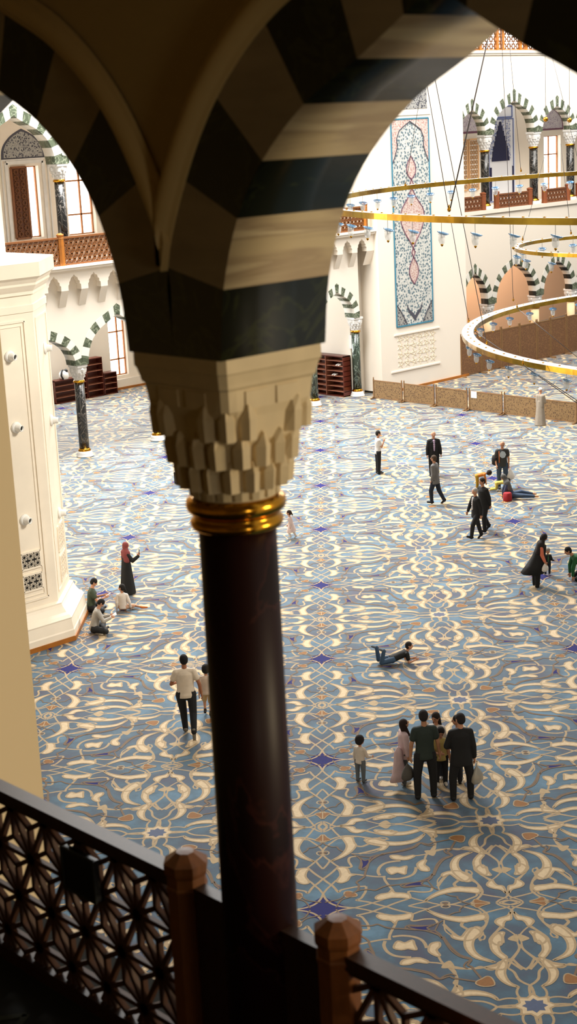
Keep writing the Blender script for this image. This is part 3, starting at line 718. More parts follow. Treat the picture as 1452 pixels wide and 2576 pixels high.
def window(name, label, fr, s0, s1, z0, z1, d, mull, trans, mw=.07, m=None):
    o = tag(bpy.data.objects.new(name, None), kind='structure'); C.objects.link(o); o.location = fr((s0+s1)/2, d, z0)
    m = m or M['wood_orange']; mb = MB()
    for a, b in (((s0,z0),(s1,z0)),((s1,z0),(s1,z1)),((s1,z1),(s0,z1)),((s0,z1),(s0,z0))): mb.bar(fr(a[0],d,a[1]), fr(b[0],d,b[1]), mw*1.4, fr.d, .1)
    for x in mull: mb.bar(fr(x,d,z0), fr(x,d,z1), mw, fr.d, .08)
    for z in trans: mb.bar(fr(s0,d,z), fr(s1,d,z), mw, fr.d, .08)
    mb.build('window_frame', m, o)
    mb = MB(); mb.add([fr(s0,d+.06,z0),fr(s1,d+.06,z0),fr(s1,d+.06,z1),fr(s0,d+.06,z1)], [(0,1,2,3)]); mb.build('window_pane', M['gl'], o)
window('window_1', '', UF, 40.3, 41.85, 9.1, 12.3, .3, [], [])
window('window_2', '', UF, 43.3, 44.9, 9.02, 13.2, .3, [44.26], [9.95,11.5])
window('window_3', '', UF, 46.2, 47.8, 9.0, 13, .3, [47], [10,11.5])
def shutter(label, fr, s0, s1, z0, z1, d, m, group, kind='key', back=None):
    o = empty('shutter', fr((s0+s1)/2, d, z0), label, 'shutter', group)
    mb = MB()
    for a, b in (((s0,z0),(s1,z0)),((s1,z0),(s1,z1)),((s1,z1),(s0,z1)),((s0,z1),(s0,z0))): mb.bar(fr(a[0],d,a[1]), fr(b[0],d,b[1]), .1, fr.d, .06)
    mb.build('shutter_frame', m, o)
    mb = MB(); P = lambda s, z: fr(s, d-.03, z)
    girih(mb, P, s0+.06, s1-.06, z0+.06, z1-.06, tuple(fr.d), .035, .28); mb.build('shutter_lattice', m, o)
    mb = MB(); mb.add([fr(s0,d,z0),fr(s1,d,z0),fr(s1,d,z1),fr(s0,d,z1)], [(0,1,2,3)]); mb.build('shutter_board', back or m, o)
shutter('carved brown lattice shutter folded over the left half of the upper window', UF, 40.32, 41.12, 9.12, 12.28, -.05, M['wood'], None, back=mat('shutter_back','5A3014',.6))
mb = MB()
rect_frame(mb, lambda s,z: UF(s,-.03,z), 40.1, 42.1, 8.9, 12.5, .16, .06, (0,1,0)); rect_frame(mb, lambda s,z: UF(s,-.03,z), 39.85, 42.35, 8.7, 12.62, .06, .06, (0,1,0))
tag(mb.build('window_surround', M['grey_stone']), 'pale stone surround framing the upper left window', 'surround')
def pointed(c, hs, z0, h, n=8):
    pts = [(c-hs,z0),(c+hs,z0)]; cur = [(hs,0),(hs*.97,.28*h),(hs*.84,.52*h),(hs*.55,.76*h),(hs*.25,.91*h),(0,h)]
    cur = catmull(cur, 3); return pts + [(c+x,z0+z) for x,z in cur[1:]] + [(c-x,z0+z) for x,z in cur[-2:0:-1]]
def tympanum(label, fr, c, hs, z0, h, d, inner, border, group=None):
    o = empty('tiled_tympanum', fr(c,d,z0), label, 'tile panel', group)
    mb = MB(); mb.flat([fr(x,d,z) for x,z in pointed(c,hs,z0,h)]); mb.build('tile_border', border, o)
    mb = MB(); mb.flat([fr(x,d-.012,z) for x,z in pointed(c,hs*.88,z0+h*.08,h*.84)]); mb.build('tile_field', inner, o)
tympanum('pointed dark bordered floral tile panel above the upper left window', UF, 41.08, 1.2, 12.6, 1.36, -.008, M['tile_dark'], M['slate'])
# ceiling slab above the ground floor aisle and its back wall
BY = 67.2; BF = Frame((0,BY,0),(1,0,0),(0,1,0))
mb = MB(); wall_with_holes(mb, BF, 30, 62, 0, 8.3, [(50.5,51.7,.72,3.95),(54.2,55.4,.72,3.95)]); mb.box(30, 54, BY-.25, BY-.001, .12, .55); struct('wall_aisle_back', mb, M['plaster'])
window('window_4', '', BF, 50.5, 51.7, .72, 3.95, .25, [51.25], [1.6,3.1])
window('window_5', '', BF, 54.2, 55.4, .72, 3.95, .25, [54.8], [1.6,3.1])
mb = MB(); mb.box(30, 57, BY-.3, BY-.24, 0, .12); struct('baseboard_left', mb, M['wood_orange'])
# shoe racks
def rack(label, x0, x1, y0, y1, h, cols_, rows, front='y', group='dark wooden shoe racks'):
    o = empty('shoe_rack', ((x0+x1)/2,(y0+y1)/2,0), label, 'shoe rack', group)
    mb = MB(); mb.box(x0,x1,y0+.03,y1,0,h) if False else None
    if front == 'y': mb.box(x0,x0+.03,y0,y1,0,h); mb.box(x1-.03,x1,y0,y1,0,h)
    mb.box(x0,x1,y0,y1,0,.05); mb.box(x0,x1,y0,y1,h-.05,h)
    if front == 'y': mb.box(x0,x1,y1-.03,y1,0,h)
    else: mb.box(x1-.03,x1,y0,y1,0,h); mb.box(x0,x1,y0,y0+.04,0,h); mb.box(x0,x1,y1-.04,y1,0,h)
    mb.build('carcass', M['mahogany'], o)
    for r_ in range(1, rows):
        z = h*r_/rows; mb = MB(); mb.box(x0+.03,x1-.03,y0+.0,y1-.03,z-.015,z+.015); mb.build('shelf', M['mahogany_edge'], o)
    for c_ in range(1, cols_):
        mb = MB()
        if front == 'y': x = x0+(x1-x0)*c_/cols_; mb.box(x-.015,x+.015,y0-.002,y1-.03,.05,h-.05)
        else: y = y0+(y1-y0)*c_/cols_; mb.box(x0-.002,x1-.03,y-.015,y+.015,.05,h-.05)
        mb.build('divider', M['mahogany_edge'], o)
    return o
RY = 66.2
rack('low dark shoe rack with a bag on top, left of the first far column', 46.05, 48.1, RY, RY+.5, 1.22, 1, 4)
rack('tall dark shoe cabinet standing behind the first far column', 48.15, 49.2, RY, RY+.5, 2.08, 1, 6)
rack('low dark shoe rack right of the tall cabinet, beside the bright window', 49.25, 50.1, RY, RY+.5, 1.18, 1, 4)
rack('large shoe rack with thin shelves beside the green column on the right', 55.45, 56.0, 54.42, 58.2, 2.08, 3, 8, front='x')
# backpack on the low rack
o = empty('backpack', (46.75,66.4,1.22), 'white and dark backpack lying on the low left shoe rack', 'backpack')
mb = MB(); mb.loft([sq_ring(46.8,66.4,1.22+z,h,3,16) for z,h in ((0,.2),(.1,.24),(.3,.22),(.42,.14),(.46,.05))]); mb.build('bag_body', M['white'], o)
mb = MB(); mb.tube([(46.62,66.22,1.25),(46.5,66.2,1.45),(46.62,66.3,1.68),(46.75,66.35,1.7)], .045); mb.build('strap', M['black_plastic'], o)
mb = MB(); mb.loft([sq_ring(46.9,66.32,1.6+z,h,2,12) for z,h in ((0,.1),(.08,.1),(.16,.02))]); mb.build('top_flap', M['black_plastic'], o)
for (x, y, z), lb in (((55.6,54.8,1.58),'pair of white shoes on an upper shelf of the right shoe rack'),((55.6,55.1,1.06),'white shoes on the middle shelf of the right shoe rack')):
    o = empty('shoes', (x,y,z), lb, 'shoes')
    for k in (0,1):
        mb = MB(); mb.loft([[(x+a, y+k*.16+b*w, z+c*hh) for b, c in ((-.045,0),(.045,0),(.04,1),(-.04,1))] for a, w, hh in ((-.12,.6,.03),(-.06,1,.05),(.04,1,.07),(.11,.9,.09),(.14,.6,.08))], 0, True); mb.build('shoe', M['white'], o)
mb = MB(); mb.box(56.02,56.06,54.15,54.5,2.42,3.1); o = tag(mb.build('notice_frame', M['grey_stone']), 'pale framed notice on the wall above the right shoe rack', 'notice')
mb = MB(); mb.box(56.08, 57, 54.45, 61, 0, 8.3); struct('wall_aisle_right', mb, M['plaster'])

# =================================================================== tiled pier
PY = 53.2
mb = MB(); mb.box(57.0, 63.75, PY, 62, 0.13, 19)
# mouldings
mb.box(58.0, 61.5, PY-.05, PY, 2.86, 2.93); mb.box(57.7, 61.5, PY-.05, PY, 1.0, 1.07); mb.box(58.1, 61.2, PY-.04, PY, 13.72, 13.78)
struct('wall_tiled_pier', mb, M['plaster'])
mb = MB(); mb.box(56.97, 63.8, PY-.05, PY+.3, 0, .13); struct('baseboard_right', mb, M['wood_orange'])
o = empty('tile_panel', (59.6, PY, 3.3), 'tall floral tile panel with pink medallions on the white pier', 'tile panel'); TF = Frame((0,PY,0),(1,0,0),(0,1,0))
mb = MB(); mb.add([TF(58.2,-.02,3.3),TF(61.0,-.02,3.3),TF(61.0,-.02,13.55),TF(58.2,-.02,13.55)], [(0,1,2,3)]); mb.build('tile_field', M['tile_floral'], o)
mb = MB(); rect_frame(mb, lambda s,z: TF(s,-.035,z), 58.2, 61.0, 3.3, 13.55, .07, .03, (0,1,0)); mb.build('tile_border', M['teal'], o)
cxp = 59.6
def medal(pts, nm='medallion', d=-.035, m='tile_pink', line=True):
    full = [(cxp+x,z) for x,z in pts] + [(cxp-x,z) for x,z in pts[::-1] if x > 1e-6]
    mb = MB(); mb.flat([TF(x,d,z) for x,z in full]); q = mb.build(nm, M[m], o)
    if line:
        mb = MB(); n = len(full)
        for i in range(n): mb.bar(TF(full[i][0],d-.01,full[i][1]), TF(full[(i+1)%n][0],d-.01,full[(i+1)%n][1]), .045, (0,1,0), .012)
        mb.build('medallion_outline', M['plum'], q)
medal(catmull([(0,7.15),(.22,7.5),(.55,7.9),(.86,8.5),(.86,9.0),(.62,9.35),(.30,9.7),(.12,10.0),(0,10.15)],3))
medal(catmull([(0,5.35),(.2,5.6),(.34,5.9),(.3,6.25),(.12,6.55),(0,6.7)],3))
medal(catmull([(0,10.6),(.2,10.75),(.34,11.0),(.28,11.35),(.1,11.6),(0,11.75)],3))
medal([(0,6.7),(.08,6.85),(.13,6.95),(.06,7.08),(0,7.15)]); medal([(0,10.15),(.08,10.25),(.12,10.38),(.06,10.5),(0,10.6)])
for s in (-1,1):   # spandrels at the top, corners at the bottom
    for pts, mm in (([(0,13.5),(1.36,13.5),(1.36,11.4),(1.15,11.8),(.98,12.2),(1.02,12.6),(.8,13.0),(.45,13.2),(0,13.42)],'tile_pink'),([(1.36,3.36),(1.36,4.4),(1.1,4.1),(.75,3.6),(.6,3.36)],'tile_dark')):
        full = [(cxp+s*x,z) for x,z in pts]; mb = MB(); mb.flat([TF(x,-.032,z) for x,z in full]); q = mb.build('corner_field', M[mm], o)
        mb = MB(); 
        for a, b in list(zip(full, full[1:]))[1:]: 
            if abs(a[0]-b[0])>.01 and abs(a[1]-b[1])>.01: mb.bar(TF(a[0],-.042,a[1]), TF(b[0],-.042,b[1]), .05, (0,1,0), .012)
        mb.build('corner_outline', M['slate'], q)
    mb = MB(); pts = catmull([(.0,3.45),(.2,3.7),(.5,4.0),(.6,4.4),(.42,4.1),(.2,3.95),(.0,3.75)],3); mb.flat([TF(cxp+s*x,-.036,z) for x,z in pts]); mb.build('leaf_motif', M['slate'], o)
mb = MB(); mb.add([TF(59.0,-.02,14.02),TF(60.95,-.02,14.02),TF(60.95,-.02,16.5),TF(58.3,-.02,16.5),TF(58.3,-.02,14.02)], [(0,1,2,3,4)]); tag(mb.build('tile_panel', M['tile_dark']), 'upper blue grey tile panel cut off by the near arch', 'tile panel')
# incised star relief below
mb = MB(); random.seed(3)
fr = TF
for i in range(6):
    for j in range(4):
        cx_, cz = 58.2+.25+i*.5, 1.2+.2+j*.42
        for k in range(5):
            a = 2*PI*k/5+(i*7+j*3)*.4; b = a+2*PI*2/5
            mb.bar(TF(cx_+.26*math.cos(a),-.008,cz+.22*math.sin(a)), TF(cx_+.26*math.cos(b),-.008,cz+.22*math.sin(b)), .014, (0,1,0), .014)
tag(mb.build('star_relief', M['relief']), 'faint incised star pattern on the pier below the tile panel', 'relief')
# =================================================================== right arcade (two storeys)
YD = 57.2; FR = Frame((0, YD-.4, 0), (1,0,0), (0,1,0))
def soffit_black(q):
    q.data.materials.append(M['arch_black'])
    for p in q.data.polygons:
        if p.material_index == 0 and abs(p.normal.y) < .5: p.material_index = 2
RXc = [67.4, 70.4, 74.9, 78.5, 83.0, 86.0]
up = []; lo = []
rl = ['left','tall middle','right','far right','last']
for i, (a, b) in enumerate(zip(RXc, RXc[1:])):
    hs = (b-a)/2-.36; wide = b-a > 4
    bq = ((a+b)/2, hs, 12.45, (1.85 if wide else 1.45), .36, (2.45 if wide else 2.0)); up.append(bq)
    if i < 4: arch(FR, *bq, .6, jl(11 if wide else 9), AM, ['left upper striped arch beside the tiled pier, a lattice shutter inside','tall upper striped arch framing the blue and white niche','right upper striped arch with a bright window inside','upper striped arch cut by the right edge of the photo'][i], group='upper striped arches of the right gallery')
    bq = ((a+b)/2, hs, 2.95, (2.2 if wide else 1.95), .36, (2.65 if wide else 2.45)); lo.append(bq)
    if i < 4: q_ = arch(FR, *bq, .55, jl(11 if wide else 9), AM, ['left lower arch with black and white striped soffit and peach wall inside','middle lower striped arch with peach wall, a chandelier cable crossing it','right lower striped arch behind the small gold ring','lower striped arch at the right edge of the photo'][i], group='lower striped arches of the right gallery'); soffit_black(q_)
mb = MB(); wall_over(mb, FR, lo, 8.1, .01, .55); wall_over(mb, FR, up, 16.85, .01, .6)
mb.box(63.6, 90, YD-.5, YD+.45, 8.1, 8.3); mb.box(63.6, 90, YD-.45, YD+4, 8.1, 8.28)
mb.box(63.6, 90, YD-.5, YD+.4, 16.75, 16.85); mb.box(63.6, 90, YD-.6, YD+4, 16.85, 17.0)
mb.box(63.6, 67.75, YD-.4, YD+.4, 8.3, 16.8); mb.box(63.6,67.2,YD-.4,YD+.4,0,8.1)
struct('wall_right', mb, M['plaster'])
for i, x in enumerate(RXc[1:5]):
    column((x, YD), .24, 8.62, 11.55, 12.45, .36, M['black_marble'], M['grey_stone'], ['upper black column between the lattice shutter and the blue niche','upper black column between the blue niche and the bright window','upper black column right of the bright window','upper black column beyond the right edge'][i], 'upper black columns of the right gallery', zfloor=8.3)
    column((x, YD), .24, .38, 2.2, 2.95, .36, M['warm_plaster'], M['grey_stone'], ['lower beige column behind the large gold ring, left','lower beige column seen below the large gold ring','lower beige column near the right edge','lower beige column beyond the right edge'][i], 'lower beige columns of the right gallery')
YQ = YD-.2
M['redrail'] = mat('rail_brown', '7A4A2C', .5)
for (a, b), lb in zip(((67.8,69.75),(71.35,74.05),(75.85,77.75)), ('brown lattice railing in front of the pale lattice shutter','brown lattice railing in front of the blue niche','brown lattice railing in front of the bright right window')):
    far_rail(lb, a, b, YQ, 8.3, 9.12, 'lattice railings of the right gallery', a=.30, m=M['redrail'])
far_rail('lattice railing at the right edge of the photo', 79.2, 82.2, YQ, 8.3, 9.12, 'lattice railings of the right gallery', a=.3, m=M['redrail'])
for x, lb in ((69.95,'post left of the first upper black column'),(71.15,'post right of the first upper black column'),(74.25,'post left of the second upper black column'),(75.65,'post right of the second upper black column'),(77.95,'post left of the third upper black column'),(79.0,'post right of the third upper black column')):
    oct_post((x, YQ), .17, 8.3, 9.3, mat('red_oak','8A4A26',.5) if x < 70 else bpy.data.materials['red_oak'], label='octagonal brown rail '+lb, group='rail posts of the right gallery')
# third storey lattice at the top of the photo
mb = MB()
o = empty('window_screen', (71.5, YD-.1, 17.0), 'brown latticed screen glowing with daylight at the very top', 'screen')
fr3 = Frame((0,YD-.1,0),(1,0,0),(0,1,0))
mb = MB(); P3 = lambda s,z: fr3(s,0,z); girih(mb, P3, 68, 76, 17.05, 18.6, (0,1,0), .045, .40); mb.build('lattice_panel', M['wood'], o)
mb = MB()
for x in (68.0,69.5,70.0,71.5,72.0,73.6,74.1,76): mb.box(x-.09,x+.09,YD-.2,YD,17,18.7)
mb.box(68,76,YD-.16,YD-.04,18.6,18.75); mb.box(68,76,YD-.16,YD-.04,17,17.08); mb.build('screen_frame', M['wood_orange'], o)
mb = MB(); mb.add([(66,YD+3.2,16.9),(80,YD+3.2,16.9),(80,YD+3.2,22),(66,YD+3.2,22)], [(0,1,2,3)]); tag(mb.build('window_9', M['gl']), kind='structure')
# back wall of the right gallery
QY = 61.3; QF = Frame((0,QY,0),(1,0,0),(0,1,0))
mb = MB(); wall_with_holes(mb, QF, 63.6, 92, 8.28, 16.8, [(81.35,83.1,8.6,12.05)]); 
wall_with_holes(mb, Frame((0,QY+.0,0),(1,0,0),(0,1,0)), 90, 92, 0, 8.1, [(90.5,91.5,2,3)]); struct('wall_right_back', mb, M['plaster'])
mb = MB(); mb.add([(63.6,QY+1.2,0),(74.5,QY+1.2,0),(74.5,QY+1.2,8.1),(63.6,QY+1.2,8.1)], [(0,1,2,3)]); mb.add([(74.5,QY+1.2,0),(95,QY+3.2,0),(95,QY+3.2,8.1),(74.5,QY+1.2,8.1)], [(0,1,2,3)]); struct('wall_right_low', mb, M['peach'])
mb = MB(); mb.box(63.9,95,QY+.9,QY+3,0,2.2); 
window('window_6', '', QF, 81.35, 83.1, 8.6, 12.05, .3, [82.2], [10.9])
window('window_7', '', Frame((0,QY+1.0,0),(1,0,0),(0,1,0)), 67.0, 68.0, 1.5, 5.3, .0, [], [])
for k, (a, b) in enumerate(((72.83,73.68),(73.86,74.7))):
    shutter('%s leaf of the pale lattice shutter behind the upper right railing' % ('left','right')[k], QF, a, b, 9.2, 12.15, -.1, mat('pale_oak','D6A878',.5) if k == 0 else bpy.data.materials['pale_oak'], 'pale lattice shutters', back=M['white'])
tympanum('lilac tiled half arch above the pale shutter', QF, 73.6, 1.75, 12.5, 1.6, -.008, M['tile_grey'], M['plum'])
tympanum('lilac tiled half arch above the bright right window', QF, 82.2, 1.2, 12.4, 1.4, -.008, M['tile_grey'], M['plum'])
# stepped blue niche
o = empty('blue_niche', (77.0, QY, 8.3), 'white niche panel with stepped navy recess and blue tile borders', 'niche')
mb = MB(); mb.add([QF(75.6,-.1,8.3),QF(78.3,-.1,8.3),QF(78.3,-.1,14.2),QF(75.6,-.1,14.2)], [(0,1,2,3)]); mb.build('niche_panel', mat('niche_white','E9ECF2',.4), o)
mb = MB(); pts = [(75.95,10.75),(77.7,10.75)]
stp = [(.87,.25),(.80,.35),(.72,.3),(.60,.3),(.48,.3),(.36,.3),(.24,.3),(.12,.25)]
z = 10.75; right_ = []; left_ = []
for w_, h_ in stp: right_ += [(76.82+w_,z),(76.82+w_,z+h_)]; left_ += [(76.82-w_,z),(76.82-w_,z+h_)]; z += h_
mb.flat([QF(x,-.14,zz) for x,zz in right_+left_[::-1]]); mb.build('stepped_recess', M['navy'], o)
mb = MB()
for s in (-1,1):
    pts = [(76.82+s*x,zz) for x,zz in ((1.0,13.2),(.18,13.2),(.2,12.8),(.42,12.2),(.66,11.6),(.92,11.0),(1.0,10.7))]; mb.flat([QF(x,-.12,zz) for x,zz in pts])
mb.build('floral_cheeks', M['tile_blue'], o)
mb = MB(); rect_frame(mb, lambda s,z: QF(s,-.13,z), 75.75, 78.0, 13.35, 14.0, .07, .03, (0,1,0)); rect_frame(mb, lambda s,z: QF(s,-.13,z), 75.7, 78.1, 8.35, 13.25, .05, .03, (0,1,0)); mb.build('blue_border', M['blue'], o)
mb = MB(); mb.box(75.72,75.92,QY-.16,QY-.1,8.4,10.4); mb.box(77.98,78.06,QY-.16,QY-.1,8.4,10.4); mb.build('blue_pilaster', M['navy'], o)

# =================================================================== screens and fences
def girih_panel_tex(name, col, dark):
    m = bpy.data.materials.new(name); m.use_nodes = True; nt = m.node_tree; b = nt.nodes['Principled BSDF']; L = nt.links.new; b.inputs['Roughness'].default_value = .6
    tc = nt.nodes.new('ShaderNodeTexCoord'); v = nt.nodes.new('ShaderNodeTexVoronoi'); v.feature = 'DISTANCE_TO_EDGE'; v.inputs['Scale'].default_value = 11; v.inputs['Randomness'].default_value = .55
    L(tc.outputs['Object'], v.inputs['Vector']); r = nt.nodes.new('ShaderNodeValToRGB'); r.color_ramp.elements[0].position = .10; r.color_ramp.elements[0].color = rgb(col); r.color_ramp.elements[1].position = .16; r.color_ramp.elements[1].color = rgb(dark)
    L(v.outputs['Distance'], r.inputs[0]); L(r.outputs[0], b.inputs['Base Color']); return m
M['fence'] = girih_panel_tex('carved_fence_wood', '80643F', '574027'); M['screen'] = girih_panel_tex('carved_screen_wood', '7B5736', '63432A')
FX = 56.0; fy = [52.95, 50.9, 48.82, 46.75, 44.65, 42.55, 40.45]
fl = ['low carved wooden fence panel nearest the tiled pier','second low fence panel from the tiled pier','third low fence panel from the tiled pier','fourth low fence panel, a white paper sign at its top left','fifth low fence panel, ending behind the robed man','low fence panel at the right edge of the photo']
for i, (a, b) in enumerate(zip(fy, fy[1:])):
    o = empty('low_fence', (FX,(a+b)/2,0), fl[i], 'fence', 'low carved fence panels')
    mb = MB(); mb.box(FX-.015,FX+.015,b+.12,a-.12,.08,.93); mb.build('carved_panel', M['fence'], o)
    mb = MB(); mb.box(FX-.025,FX+.025,b+.1,a-.1,.9,.95); mb.box(FX-.025,FX+.025,b+.1,a-.1,.05,.1); mb.build('panel_rail', M['wood_mid'], o)
    for y in (a-.08, b+.08):
        mb = MB(); mb.box(FX-.03,FX+.03,y-.03,y+.03,.04,.98); mb.lathe([(.03,0),(.02,.02),(.035,.05),(.03,.09),(.005,.12)], (FX,y,.98), 8); mb.build('fence_post', M['wood_mid'], o)
        mb = MB(); mb.box(FX-.28,FX+.28,y-.04,y+.04,0,.05); mb.box(FX-.1,FX+.1,y-.035,y+.035,.05,.1); mb.build('foot', M['wood_mid'], o)
mb = MB(); mb.box(FX-.035,FX-.028,46.2,46.55,.63,.94); tag(mb.build('paper_sign', M['white']), 'small white paper sign taped to the low fence', 'sign')
SX = [63.15, 64.9, 66.62, 68.25, 69.8, 71.05, 72.55, 74.1, 75.7]
for i, (a, b) in enumerate(zip(SX, SX[1:])):
    o = empty('tall_screen', ((a+b)/2,53.2,0), 'tall brown wooden prayer screen, %s from the tiled pier' % ['first','second','third','fourth','fifth','sixth','seventh','eighth'][i], 'screen', 'tall wooden screens')
    mb = MB(); mb.box(a+.06,b-.06,53.18,53.22,.06,2.12); mb.build('screen_panel', M['screen'], o)
    mb = MB(); mb.box(a+.04,b-.04,53.17,53.23,2.1,2.16); mb.build('panel_rail', M['wood_mid'], o)
    for x in (a+.05, b-.05):
        mb = MB(); mb.box(x-.035,x+.035,53.16,53.24,.04,2.2); mb.lathe([(.03,0),(.02,.02),(.04,.06),(.03,.1),(.005,.14)], (x,53.2,2.2), 8); mb.build('screen_post', M['wood_mid'], o)
        mb = MB(); mb.box(x-.04,x+.04,52.85,53.55,0,.06); mb.build('foot', M['wood_mid'], o)

# =================================================================== chandelier rings
def seen(p, mx=.215):
    d = Vector((p[0],p[1],0)); f_ = d.dot(VIEW); l = d.dot(Vector((VIEW.y,-VIEW.x,0)))
    return f_ > 5 and -.25 < l/f_ < mx and 0 < f_
def ring(label, c, r, z, w, h, nl, drop, group, off=0., nseg=144):
    o = empty('chandelier_ring', (c[0],c[1],z), label, 'chandelier', 'concentric gold chandelier rings')
    mb = MB()
    for rr in (r+w/2, r-w/2):
        R0 = [(c[0]+rr*math.cos(2*PI*i/nseg), c[1]+rr*math.sin(2*PI*i/nseg), z-h) for i in range(nseg)]; R1 = [(x,y,z) for x,y,_ in R0]
        mb.loft([R0,R1], 0, False, False)
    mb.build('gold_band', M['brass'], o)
    for zz, nm in ((z,'ring_top'),(z-h,'ring_bottom')):
        mb = MB(); R0 = [(c[0]+(r-w/2)*math.cos(2*PI*i/nseg), c[1]+(r-w/2)*math.sin(2*PI*i/nseg), zz) for i in range(nseg)]; R1 = [(c[0]+(r+w/2)*math.cos(2*PI*i/nseg), c[1]+(r+w/2)*math.sin(2*PI*i/nseg), zz) for i in range(nseg)]
        mb.loft([R0,R1], 0, False, False); mb.build(nm, M['ringtop'], o)
    mb = MB()
    for i in range(nl*2):
        a = 2*PI*i/(nl*2); x, y = c[0]+r*math.cos(a), c[1]+r*math.sin(a); mb.lathe([(.03,0),(.035,.01),(.02,.02)], (x,y,z), 6)
    mb.build('ring_studs', M['gold'], o)
    out = []
    for i in range(nl):
        a = 2*PI*(i+off)/nl; p = (c[0]+r*math.cos(a), c[1]+r*math.sin(a), z-h-drop)
        if seen(p): out.append((p, a))
    return out, group
def lamp_proto():
    o = empty('glass_lamp', (0,0,0), 'clear glass lamp with blue saucer brim and gold tip', 'lamp')
    mb = MB(); mb.lathe([(.03,-.15),(.055,-.13),(.075,-.07),(.075,.0),(.07,.04),(.085,.07)], (0,0,0), 16, cap=False); mb.build('glass_cup', M['lampglass'], o)
    mb = MB(); ax = Vector((.28,.1,1)).normalized(); mb.lathe([(.07,.055),(.10,.07),(.13,.09),(.137,.105),(.128,.10),(.095,.082),(.06,.07)], (0,0,0), 18, cap=False, ax=ax); mb.build('blue_brim', M['lampblue'], o)
    mb = MB(); mb.lathe([(.004,-.205),(.018,-.19),(.034,-.165),(.03,-.15),(.0,-.148)], (0,0,0), 10); mb.build('gold_tip', M['gold'], o)
    mb = MB(); mb.lathe([(.018,-.02),(.022,.0),(.02,.05),(.006,.09)], (0,0,0), 8); mb.build('bulb', M['white'], o)
    mb = MB(); mb.tube([(0,0,.09),(0,0,.45)], .005, 5); mb.build('hanging_wire', M['rope'], o)
    return o
proto = lamp_proto(); used = [False]
def place_lamps(res, wire, label):
    pts, group = res
    for p, a in pts:
        if not used[0]: q = proto; used[0] = True
        else: q = copy_tree(proto)
        q.location = p; q.rotation_euler = (0,0,a+2.0); q['label'] = label; q['group'] = group
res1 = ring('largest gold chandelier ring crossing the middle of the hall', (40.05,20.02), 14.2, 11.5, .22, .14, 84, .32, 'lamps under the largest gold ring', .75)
place_lamps(res1, .32, 'glass lamp with blue brim hanging under the largest gold ring')
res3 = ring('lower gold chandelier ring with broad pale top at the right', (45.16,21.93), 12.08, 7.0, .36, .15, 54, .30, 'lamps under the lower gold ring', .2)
place_lamps(res3, .3, 'glass lamp with blue brim hanging under the lower broad ring')
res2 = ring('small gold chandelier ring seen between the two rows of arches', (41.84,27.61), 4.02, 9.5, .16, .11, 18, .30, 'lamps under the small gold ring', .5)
place_lamps(res2, .3, 'small glass lamp hanging under the small gold ring')
def cable(label, a, b, r=.014, ball=None):
    o = empty('chandelier_cable', a, label, 'cable', 'steel chandelier cables')
    mb = MB(); mb.tube([a, b], r*.75, 6); mb.build('wire', M['cable'], o)
    mb = MB(); mb.lathe([(.004,0),(.03,.02),(.035,.06),(.012,.1),(.008,.16)], b if ball is None else ball, 8); mb.build('clamp', M['gold'], o)
cable('thick steel cable slanting down left to the largest ring', (27.95,22.13,16.52), (27.15,23.10,11.50), 0.022)
cable('steel cable leaving the near arch and joining the thick cable', (26.79,23.53,15.14), (27.15,23.12,11.50), 0.013)
cable('steel cable passing behind the largest ring down to the left end of the lower ring', (38.84,33.02,10.44), (39.19,32.62,7.00), 0.016)
cable('second long steel cable running down to the front of the lower ring', (34.49,30.24,16.68), (35.57,28.94,7.00), 0.016)
cable('long steel cable hanging almost straight to the back of the lower ring', (44.24,35.26,20.05), (44.49,34.94,7.00), 0.014)
cable('steel cable before the tall upper arch, ending on the largest ring', (45.38,35.78,17.07), (45.65,35.43,11.50), 0.013)
cable('faint steel cable crossing the tile panel', (37.49,32.76,15.09), (37.02,33.28,11.50), 0.011)
cable('steel cable at the far right running down past the right column', (53.98,40.59,16.95), (54.77,39.50,11.50), 0.013)
cable('thin cable hanging above the small gold ring', (43.44,32.04,12.51), (43.63,31.77,9.50), 0.012)
cable('thin left cable of the small gold ring', (41.55,31.30,12.16), (41.11,31.87,9.50), 0.01)
cable('steel stay running down to the right from the back of the lower ring', (43.37,31.22,5.31), (42.96,33.58,7.00), 0.013)
cable('steel stay running from the left inside of the lower ring to lower right', (38.74,27.89,4.78), (37.57,31.01,7.00), 0.016)
cable('steel stay leaving the front of the lower ring toward lower right', (33.28,23.96,6.10), (33.06,25.66,7.00), 0.013)
# gold pendant balls
for p, lb in (((59.87,45,13.22),'left of two small gold balls hanging on thin rods'),((61.71,45,13.12),'right of two small gold balls hanging on thin rods')):
    o = empty('pendant_ball', p, lb, 'pendant', 'hanging gold balls')
    mb = MB(); mb.lathe([(.115*math.sin(PI*k/10)+.0005, -.115*math.cos(PI*k/10)) for k in range(11)], p, 16); mb.build('ball', M['gold'], o)
    mb = MB(); mb.tube([(p[0],p[1],p[2]+.11),(p[0],p[1],19)], .012, 5); mb.build('rod', M['rope'], o)
